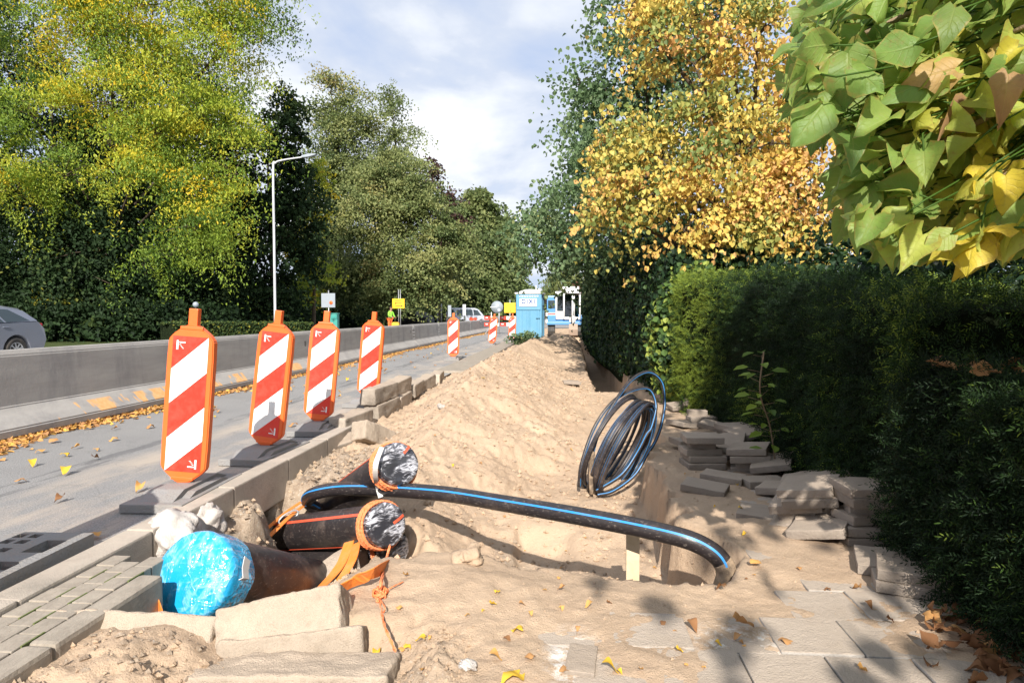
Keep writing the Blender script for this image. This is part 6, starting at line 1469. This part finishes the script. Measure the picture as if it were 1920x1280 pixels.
def person(loc, rz, pose, label, top_m, leg_m, hair=True):
    root = empty('person', loc, rz, label, 'person')
    hip, sh = pose['hip'], pose['shoulder']
    J = {'pelvis': ((0, 0, hip), .13), 'waist': ((0, pose.get('lean', 0) * .4, hip + .18), .125), 'chest': ((0, pose.get('lean', 0) * .8, hip + .38), (.16, .12)), 'neck0': ((0, pose.get('lean', 0), hip + .53), .07), 'neck': ((0, pose.get('lean', 0) - .01, hip + .60), .055), 'head0': ((0, pose.get('lean', 0) - .025, hip + .68), .082), 'head1': ((0, pose.get('lean', 0) - .02, hip + .78), .085), 'head2': ((0, pose.get('lean', 0) - .01, hip + .84), .05)}
    E = [('pelvis', 'waist'), ('waist', 'chest'), ('chest', 'neck0'), ('neck0', 'neck'), ('neck', 'head0'), ('head0', 'head1'), ('head1', 'head2')]
    for s, n_ in ((-1, 'l'), (1, 'r')):
        el, wr, kn, an = pose[n_ + '_elbow'], pose[n_ + '_wrist'], pose[n_ + '_knee'], pose[n_ + '_ankle']
        J.update({n_ + 'sh': ((s * .19, pose.get('lean', 0), hip + .47), .062), n_ + 'el': (el, .046), n_ + 'wr': (wr, .032), n_ + 'hip': ((s * .095, 0, hip - .06), .095), n_ + 'kn': (kn, .062), n_ + 'an': (an, .042), n_ + 'toe': ((an[0], an[1] - .16, an[2] - .05), .035)})
        hd = Vector(wr) + (Vector(wr) - Vector(el)).normalized() * .08; J[n_ + 'palm'] = (tuple(hd), (.038, .022))
        E += [('neck0', n_ + 'sh'), (n_ + 'sh', n_ + 'el'), (n_ + 'el', n_ + 'wr'), (n_ + 'wr', n_ + 'palm'), ('pelvis', n_ + 'hip'), (n_ + 'hip', n_ + 'kn'), (n_ + 'kn', n_ + 'an'), (n_ + 'an', n_ + 'toe')]
        d = (Vector(wr) - Vector(el)).normalized(); sd_ = d.cross(Vector((0, 1, .3))).normalized()
        for k in range(4):
            b_ = hd + sd_ * (.024 - .016 * k); J[f'{n_}f{k}a'] = (tuple(b_ + d * .035), .009); J[f'{n_}f{k}b'] = (tuple(b_ + d * (.075 - .008 * abs(k - 1)) + Vector((0, -.015, -.01))), .008)
            E += [(n_ + 'palm', f'{n_}f{k}a'), (f'{n_}f{k}a', f'{n_}f{k}b')]
        J[n_ + 'th'] = (tuple(hd + sd_ * .045 + d * .01), .010); E.append((n_ + 'palm', n_ + 'th'))
    J['nose'] = ((0, pose.get('lean', 0) - .125, hip + .72), .014); E.append(('head0', 'nose'))
    me = skin_chain(J, E); me.materials.append(skin_m); link('body', me, root)
    keep = ('pelvis', 'waist', 'chest', 'neck0', 'lsh', 'rsh', 'lel', 'rel', 'lwr', 'rwr'); g = 1.18
    jk = {k: (J[k][0], tuple(r_ * g for r_ in J[k][1]) if isinstance(J[k][1], tuple) else J[k][1] * g) for k in keep}
    me = skin_chain(jk, [e for e in E if e[0] in keep and e[1] in keep]); me.materials.append(top_m); link('jacket', me, root)
    keep = ('pelvis', 'lhip', 'rhip', 'lkn', 'rkn', 'lan', 'ran'); jk = {k: (J[k][0], J[k][1] * 1.22 if not isinstance(J[k][1], tuple) else J[k][1]) for k in keep}
    me = skin_chain(jk, [e for e in E if e[0] in keep and e[1] in keep]); me.materials.append(leg_m); link('trousers', me, root)
    for n_ in 'lr':
        an = Vector(pose[n_ + '_ankle']); mb = MB(); mb.box((an.x, an.y - .06, an.z - .045), (.10, .27, .09), 0, bev=.03); mb.build('boot', black_m, root)
    if hair:
        bm = bmesh.new(); bmesh.ops.create_icosphere(bm, subdivisions=3, radius=.098)
        for q in bm.verts: q.co = Vector((q.co.x, q.co.y * 1.1, q.co.z)) + Vector((0, pose.get('lean', 0) + .01, hip + .795))
        bmesh.ops.delete(bm, geom=[q for q in bm.verts if q.co.z < hip + .77 and q.co.y < pose.get('lean', 0) + .02 or q.co.z < hip + .72], context='VERTS')
        me = bpy.data.meshes.new('hair'); bm.to_mesh(me); bm.free(); me.materials.append(hair_m); link('hair', me, root)
    for s in (-1, 1):
        mb = MB(); mb.lathe([(.010 * math.sin(a_), -.010 * math.cos(a_)) for a_ in np.linspace(.1, 3.0, 6)], 8, 0, Matrix.Translation((s * .03, pose.get('lean', 0) - .098, hip + .755))); mb.build('eye', dark_m, root)
    mb = MB(); mb.box((0, pose.get('lean', 0) - .105, hip + .685), (.045, .008, .008), 0); mb.build('mouth', redstripe_m, root)
    return root
g = at(731, 600, 50)
stand = dict(hip=.92, shoulder=1.4, lean=-.10, l_elbow=(-.26, -.14, 1.14), l_wrist=(-.16, -.36, 1.06), r_elbow=(.27, -.14, 1.14), r_wrist=(.18, -.38, 1.02), l_knee=(-.11, -.03, .50), l_ankle=(-.13, .02, .09), r_knee=(.11, -.02, .50), r_ankle=(.13, .03, .09))
person((g.x, 50, 0), R(58), stand, 'road worker in green hi-vis jacket and orange trousers beyond the barrier', hivis_m, hivisor_m)

# ------------------------------------------------------------------ excavator
ex = empty('excavator', (at(1058, 600, 38).x, 38.5, 0.0), R(0), 'blue and white excavator with its bucket in the sand', 'excavator')
def ebuild(mb, name, mat): return mb.build(name, mat, ex)
for s in (-1, 1):
    mb = MB(); T = Matrix.Translation((s * .72, .4, .30)); prof = [(-.95, -.22), (-.75, -.30), (.75, -.30), (.95, -.22), (1.02, 0), (.95, .22), (.75, .30), (-.75, .30), (-.95, .22), (-1.02, 0)]
    mb.prism(prof, .38, 'x', 0, T, -.19)
    for k in range(12): mb.box((s * .72, -.45 + k * .155, .62), (.40, .06, .05))
    ebuild(mb, 'track', black_m)
mb = MB(); mb.box((0, .35, .72), (1.9, 1.9, .16), 0, bev=.03); ebuild(mb, 'turntable', exblue_m)
mb = MB(); mb.box((.05, .50, 1.0), (1.96, 1.74, .42), 0, bev=.05); mb.box((-.72, .62, 1.72), (.52, 1.4, 1.08), 0, bev=.06); ebuild(mb, 'body', exblue_m)
# engine side window, warning plates
mb = MB(); mb.box((-.72, -.085, 1.78), (.38, .012, .46), 0, bev=.004); ebuild(mb, 'side_window', glass_m)
for z_ in (1.22, .84):
    mb = MB(); mb.box((-.74, -.26, z_), (.58, .03, .20), 0, bev=.005); pl = ebuild(mb, 'warning_plate', white_p)
    mb = MB(); mb.box((-.72, -.281, z_), (.44, .012, .11)); mb.build('red_bar', red_m, pl)
# cab frame
cb_ = MB(); x0, x1, y0_, y1_, z0_, z1_ = -.44, .86, -.42, .75, .95, 2.42
def bar(mb, a_, b_, r_=.05): mb.tube([a_, b_], r_, 8)
for a_, b_ in (((x0, y0_, z0_), (x0, y0_ + .08, z1_)), ((x1, y0_, z0_), (x1, y0_ + .08, z1_)), ((x0 + .42, y0_ - .06, z0_), (x0 + .42, y0_ + .02, z1_)), ((x0, y1_, z0_), (x0, y1_, z1_)), ((x1, y1_, z0_), (x1, y1_, z1_))): bar(cb_, a_, b_)
cb_.box((x0 + .21, y0_ - .01, 1.17), (.42, .06, .44), 0, bev=.02); cb_.box(((x0 + .42 + x1) / 2, y0_ - .03, 1.0), (x1 - x0 - .40, .08, .14), 0, bev=.03)
cb_.box(((x0 + x1) / 2, (y0_ + y1_) / 2 + .02, z1_ + .02), (x1 - x0 + .12, y1_ - y0_ + .12, .10), 0, bev=.03); cb_.box((x1, (y0_ + y1_) / 2, 1.1), (.05, y1_ - y0_, .35), 0, bev=.01)
cb_.box((x0 + .21, y0_ + .03, 2.32), (.42, .06, .10), 0); ebuild(cb_, 'cab', white_p)
mb = MB(); mb.box((x0 + .21, y0_ + .0, 1.77), (.32, .012, .90)); ebuild(mb, 'cab_window', cabglass_m)
mb = MB(); mb.box((x0 + .42 + .42, y0_ - .03, 1.70), (.76, .012, 1.24)); ebuild(mb, 'windscreen', cabglass_m)
mb = MB(); mb.box((.36, .05, z1_ + .22), (.92, .5, .26), 0, bev=.04); ebuild(mb, 'roof_unit', white_p)
mb = MB(); mb.box(((x0 + x1) / 2, y1_ - .02, 1.62), (x1 - x0 - .1, .04, 1.3), 0, bev=.01); ebuild(mb, 'cab_rear_wall', signback_m)
mb = MB(); mb.box((.18, .55, 1.35), (.5, .16, .8), 0, bev=.06); mb.box((.18, .30, 1.05), (.5, .5, .16), 0, bev=.05); ebuild(mb, 'seat', black_m)
mb = MB(); mb.tube(smooth_path([(.45, -.55, .95), (.47, -1.0, 1.6), (.48, -1.45, 2.10), (.48, -1.75, 2.16)], 6), .085, 8); mb.box((.45, -.52, .95), (.34, .3, .34), 0, bev=.05); ebuild(mb, 'boom', white_p)
mb = MB(); mb.tube([(.48, -1.75, 2.20), (.48, -2.05, 1.5), (.48, -2.20, .72)], [.085, .08, .07], 8); ebuild(mb, 'dipper_arm', white_p)
mb = MB(); mb.tube([(.55, -1.0, 1.35), (.56, -1.7, 1.75)], .035, 8); mb.tube([(.48, -1.92, 2.0), (.48, -2.28, 1.2)], .03, 8); ebuild(mb, 'hydraulic_ram', steel_m)
mb = MB(); mb.prism([(-2.02, .62), (-2.34, .72), (-2.55, .42), (-2.46, .12), (-2.10, .02), (-2.02, .10)], .46, 'x', 0, None, .25)
for k in range(4): mb.box((.29 + k * .125, -2.04, .02), (.05, .14, .05))
ebuild(mb, 'bucket', paint('worn bucket steel', (0.34, 0.25, 0.19), 0.7, 0.5, 8))
rd = random.Random(2)
mb = MB(); mb.tube([(.1, .1, z1_ + .05), (.1, .1, z1_ + .3)], .02, 6); mb.box((-.15, .3, z1_ + .12), (.3, .2, .12), 0, bev=.03); ebuild(mb, 'beacon_lamp', dark_m)
seatp = dict(hip=1.02, shoulder=1.5, lean=-.04, l_elbow=(-.28, -.14, 1.28), l_wrist=(-.22, -.36, 1.26), r_elbow=(.28, -.14, 1.28), r_wrist=(.22, -.36, 1.26), l_knee=(-.13, -.42, 1.04), l_ankle=(-.13, -.46, .68), r_knee=(.13, -.42, 1.04), r_ankle=(.13, -.46, .68))
pp_ = person((ex.location.x + .16, 38.5 + .26, .12), 0, seatp, 'excavator driver in blue work clothes sitting in the cab', workblue_m, workblue_m)

# ------------------------------------------------------------------ vehicles
def arc(cx_, cz_, r_, a0, a1, n=10): return [(cx_ + r_ * math.cos(t), cz_ + r_ * math.sin(t)) for t in np.linspace(a0, a1, n)]
def vehicle(name, label, cat, loc, rz, Lc, Wc, belt, roof, lower, green, wins, paint_m, wheel_r, axles, tail=True, plate=None):
    """lower/green: outlines in (x,z), x forward. wins: window polygons in (x,z)"""
    root = empty(name, loc, rz, label, cat)
    def yw(z): return Wc / 2 * (1 - .20 * max(0, (z - belt)) / (roof - belt)) * (1 - .05 * max(0, (belt - .35 - z)))
    def body(poly, nm):
        mb = MB(); n = len(poly); vs = [(x, -yw(z), z) for x, z in poly] + [(x, yw(z), z) for x, z in poly]
        mb.add(vs, [list(range(n))[::-1], list(range(n, 2 * n))] + [(i, (i + 1) % n, n + (i + 1) % n, n + i) for i in range(n)])
        me = mb.mesh(nm, paint_m); bm = bmesh.new(); bm.from_mesh(me)
        ed = [e for e in bm.edges if abs(e.verts[0].co.y - e.verts[1].co.y) < .1]
        bmesh.ops.bevel(bm, geom=ed, offset=.045, segments=3, affect='EDGES', clamp_overlap=True)
        for f in bm.faces: f.smooth = len(f.verts) <= 4
        bm.to_mesh(me); bm.free(); return link(nm, me, root)
    body(lower, 'body'); body(green, 'roof')
    for s in (-1, 1):
        for k, w in enumerate(wins):
            mb = MB(); n = len(w); vs = [(x, s * (yw(z) + .004), z) for x, z in w] + [(x, s * (yw(z) - .02), z) for x, z in w]
            mb.add(vs, [list(range(n)), list(range(n, 2 * n))[::-1]] + [(i, (i + 1) % n, n + (i + 1) % n, n + i) for i in range(n)]); mb.build('side_window', glass_m, root)
    for ax_ in axles:
        for s in (-1, 1):
            T = Matrix.Translation((ax_, s * (Wc / 2 - .11), wheel_r)) @ Matrix.Rotation(R(90) * -s, 4, 'X')
            mb = MB(); mb.lathe([(wheel_r * .62, -.10), (wheel_r * .93, -.10), (wheel_r, -.06), (wheel_r, .06), (wheel_r * .93, .10), (wheel_r * .64, .10), (wheel_r * .62, .06)], 28, 0, T); wh = mb.build('wheel', black_m, root)
            mb = MB(); mb.lathe([(wheel_r * .62, .05), (wheel_r * .62, .088), (wheel_r * .56, .09), (wheel_r * .54, .06), (.02, .055)], 28, 0, T)
            for k in range(9): mb.box((wheel_r * .32, 0, .075), (wheel_r * .46, .035, .02), 0, T @ Matrix.Rotation(k * 2 * math.pi / 9, 4, 'Z'))
            mb.build('rim', steel_m, wh)
    return root, yw
# grey estate car: front towards the camera side, rear to the right
rear = at(79, 640, 17.0)
wr_ = .32; xa, xb = 1.35, -1.35
low_ = [(-2.12, .32), (-1.72, .28)] + arc(xb, wr_, .38, R(188), R(-8), 12)[0:] + [(xa - .42, .26)] + arc(xa, wr_, .38, R(188), R(-8), 12) + [(2.1, .28), (2.18, .45), (2.12, .70), (1.2, .92), (0, .96), (-1.4, .99), (-1.98, 1.02), (-2.14, .84), (-2.20, .55)]
gr_ = [(1.15, .92), (.35, 1.38), (-.2, 1.45), (-1.0, 1.44), (-1.55, 1.36), (-2.02, 1.00), (-1.0, .965), (0, .95)]
wn_ = [[(.85, .985), (.36, 1.30), (-.18, 1.365), (-.20, 1.0)], [(-.26, 1.0), (-.25, 1.365), (-.72, 1.36), (-1.02, 1.01)], [(-1.08, 1.015), (-.80, 1.355), (-1.22, 1.33), (-1.74, 1.05)]]
# vehicle axis: x_local forward points to -Y with some turn so that its rear quarter shows
ang = R(-97)
cpos = Vector((rear.x, rear.y, 0)) + Vector((math.cos(ang), math.sin(ang), 0)) * 2.05 + Vector((-.80, 0, 0))
car, yw = vehicle('parked_car', 'grey estate car passing beyond the barrier at the left edge', 'car', cpos, ang, 4.35, 1.76, .97, 1.45, low_, gr_, wn_, silver_m, .315, (xa, xb))
for s in (-1, 1):
    mb = MB(); mb.box((-2.02, s * .72, .93), (.26, .22, .10), 0, bev=.03); mb.build('tail_light', tail_m, car)
    for x_ in (-.05, -1.02): 
        mb = MB(); mb.box((x_ - .03, s * (.885), .89), (.17, .025, .03), 0, bev=.008); mb.build('door_handle', silver_m, car)
mb = MB(); mb.prism([(-2.03, 1.04), (-1.60, 1.34), (-1.58, 1.36), (-2.05, 1.05)], 1.16, 'y', 0, None, -.58); mb.build('rear_window', glass_m, car)
mb = MB(); mb.box((-1.5, 0, 1.40), (.04, .04, .12)); mb.build('aerial', black_m, car)
# white van parked farther on
g = at(877, 600, 72)
lowv = [(-2.2, .35), (-1.6, .32)] + arc(-1.15, .34, .38, R(188), R(-8), 10) + arc(1.2, .34, .38, R(188), R(-8), 10) + [(2.1, .32), (2.2, .5), (2.15, .85), (1.5, 1.08), (.9, 1.12), (-2.15, 1.12), (-2.22, .8)]
grv = [(1.5, 1.08), (.85, 1.80), (.4, 1.92), (-2.0, 1.92), (-2.16, 1.6), (-2.18, 1.10)]
wnv = [[(1.15, 1.15), (.75, 1.68), (.2, 1.74), (.2, 1.15)], [(.1, 1.15), (.1, 1.74), (-.9, 1.74), (-.9, 1.15)], [(-1.0, 1.15), (-1.0, 1.74), (-1.9, 1.72), (-1.9, 1.15)]]
van, _ = vehicle('parked_van', 'small pale van parked beyond the far end of the barrier', 'van', (g.x, 72, 0), R(42), 4.4, 1.75, 1.12, 1.92, lowv, grv, wnv, vanwhite_m, .32, (1.2, -1.15))
mb = MB(); mb.box((-2.20, 0, 1.48), (.06, 1.25, .55), 0, bev=.02); mb.build('rear_window', glass_m, van)
mb = MB(); mb.box((-2.235, .1, .95), (.02, .52, .12)); mb.build('licence_plate', yellow_m, van)
mb = MB()
mb.prism([(-.35, .62), (-.1, .55), (.15, .66), (.5, .58), (.62, .80), (.35, .92), (.1, .84), (-.2, .98), (-.42, .80)], .012, 'y', 0, None, -.892)
mb.build('door_graphic', redstripe_m, van)
for s in (-1, 1):
    mb = MB(); mb.box((-2.19, s * .78, 1.0), (.06, .12, .45), 0, bev=.02); mb.build('tail_light', tail_m, van)
g = at(770, 612, 58)
dc, _ = vehicle('parked_car', 'dark car parked in the shade behind the yellow sign', 'car', (g.x, 58, 0), R(140), 4.35, 1.76, .97, 1.45, low_, gr_, wn_, darkcar_m, .315, (xa, xb))
for s in (-1, 1):
    mb = MB(); mb.box((2.08, s * .68, .66), (.16, .26, .13), 0, bev=.03); mb.build('headlight', white_p, dc)
mb = MB(); mb.prism([(1.10, .955), (.38, 1.372), (.40, 1.39), (1.13, .965)], 1.14, 'y', 0, None, -.57); mb.build('windscreen', glass_m, dc)
g = at(742, 607, 48); mb = MB(); mb.box((0, 0, .3), (.5, .35, .6), 0, bev=.04); mb.box((0, 0, .63), (.42, .28, .07), 0, bev=.02); o = mb.build('equipment_case', yellow_m); o.location = (g.x, 48, 0); tag(o, 'yellow case at the foot of the yellow sign poles', 'case')
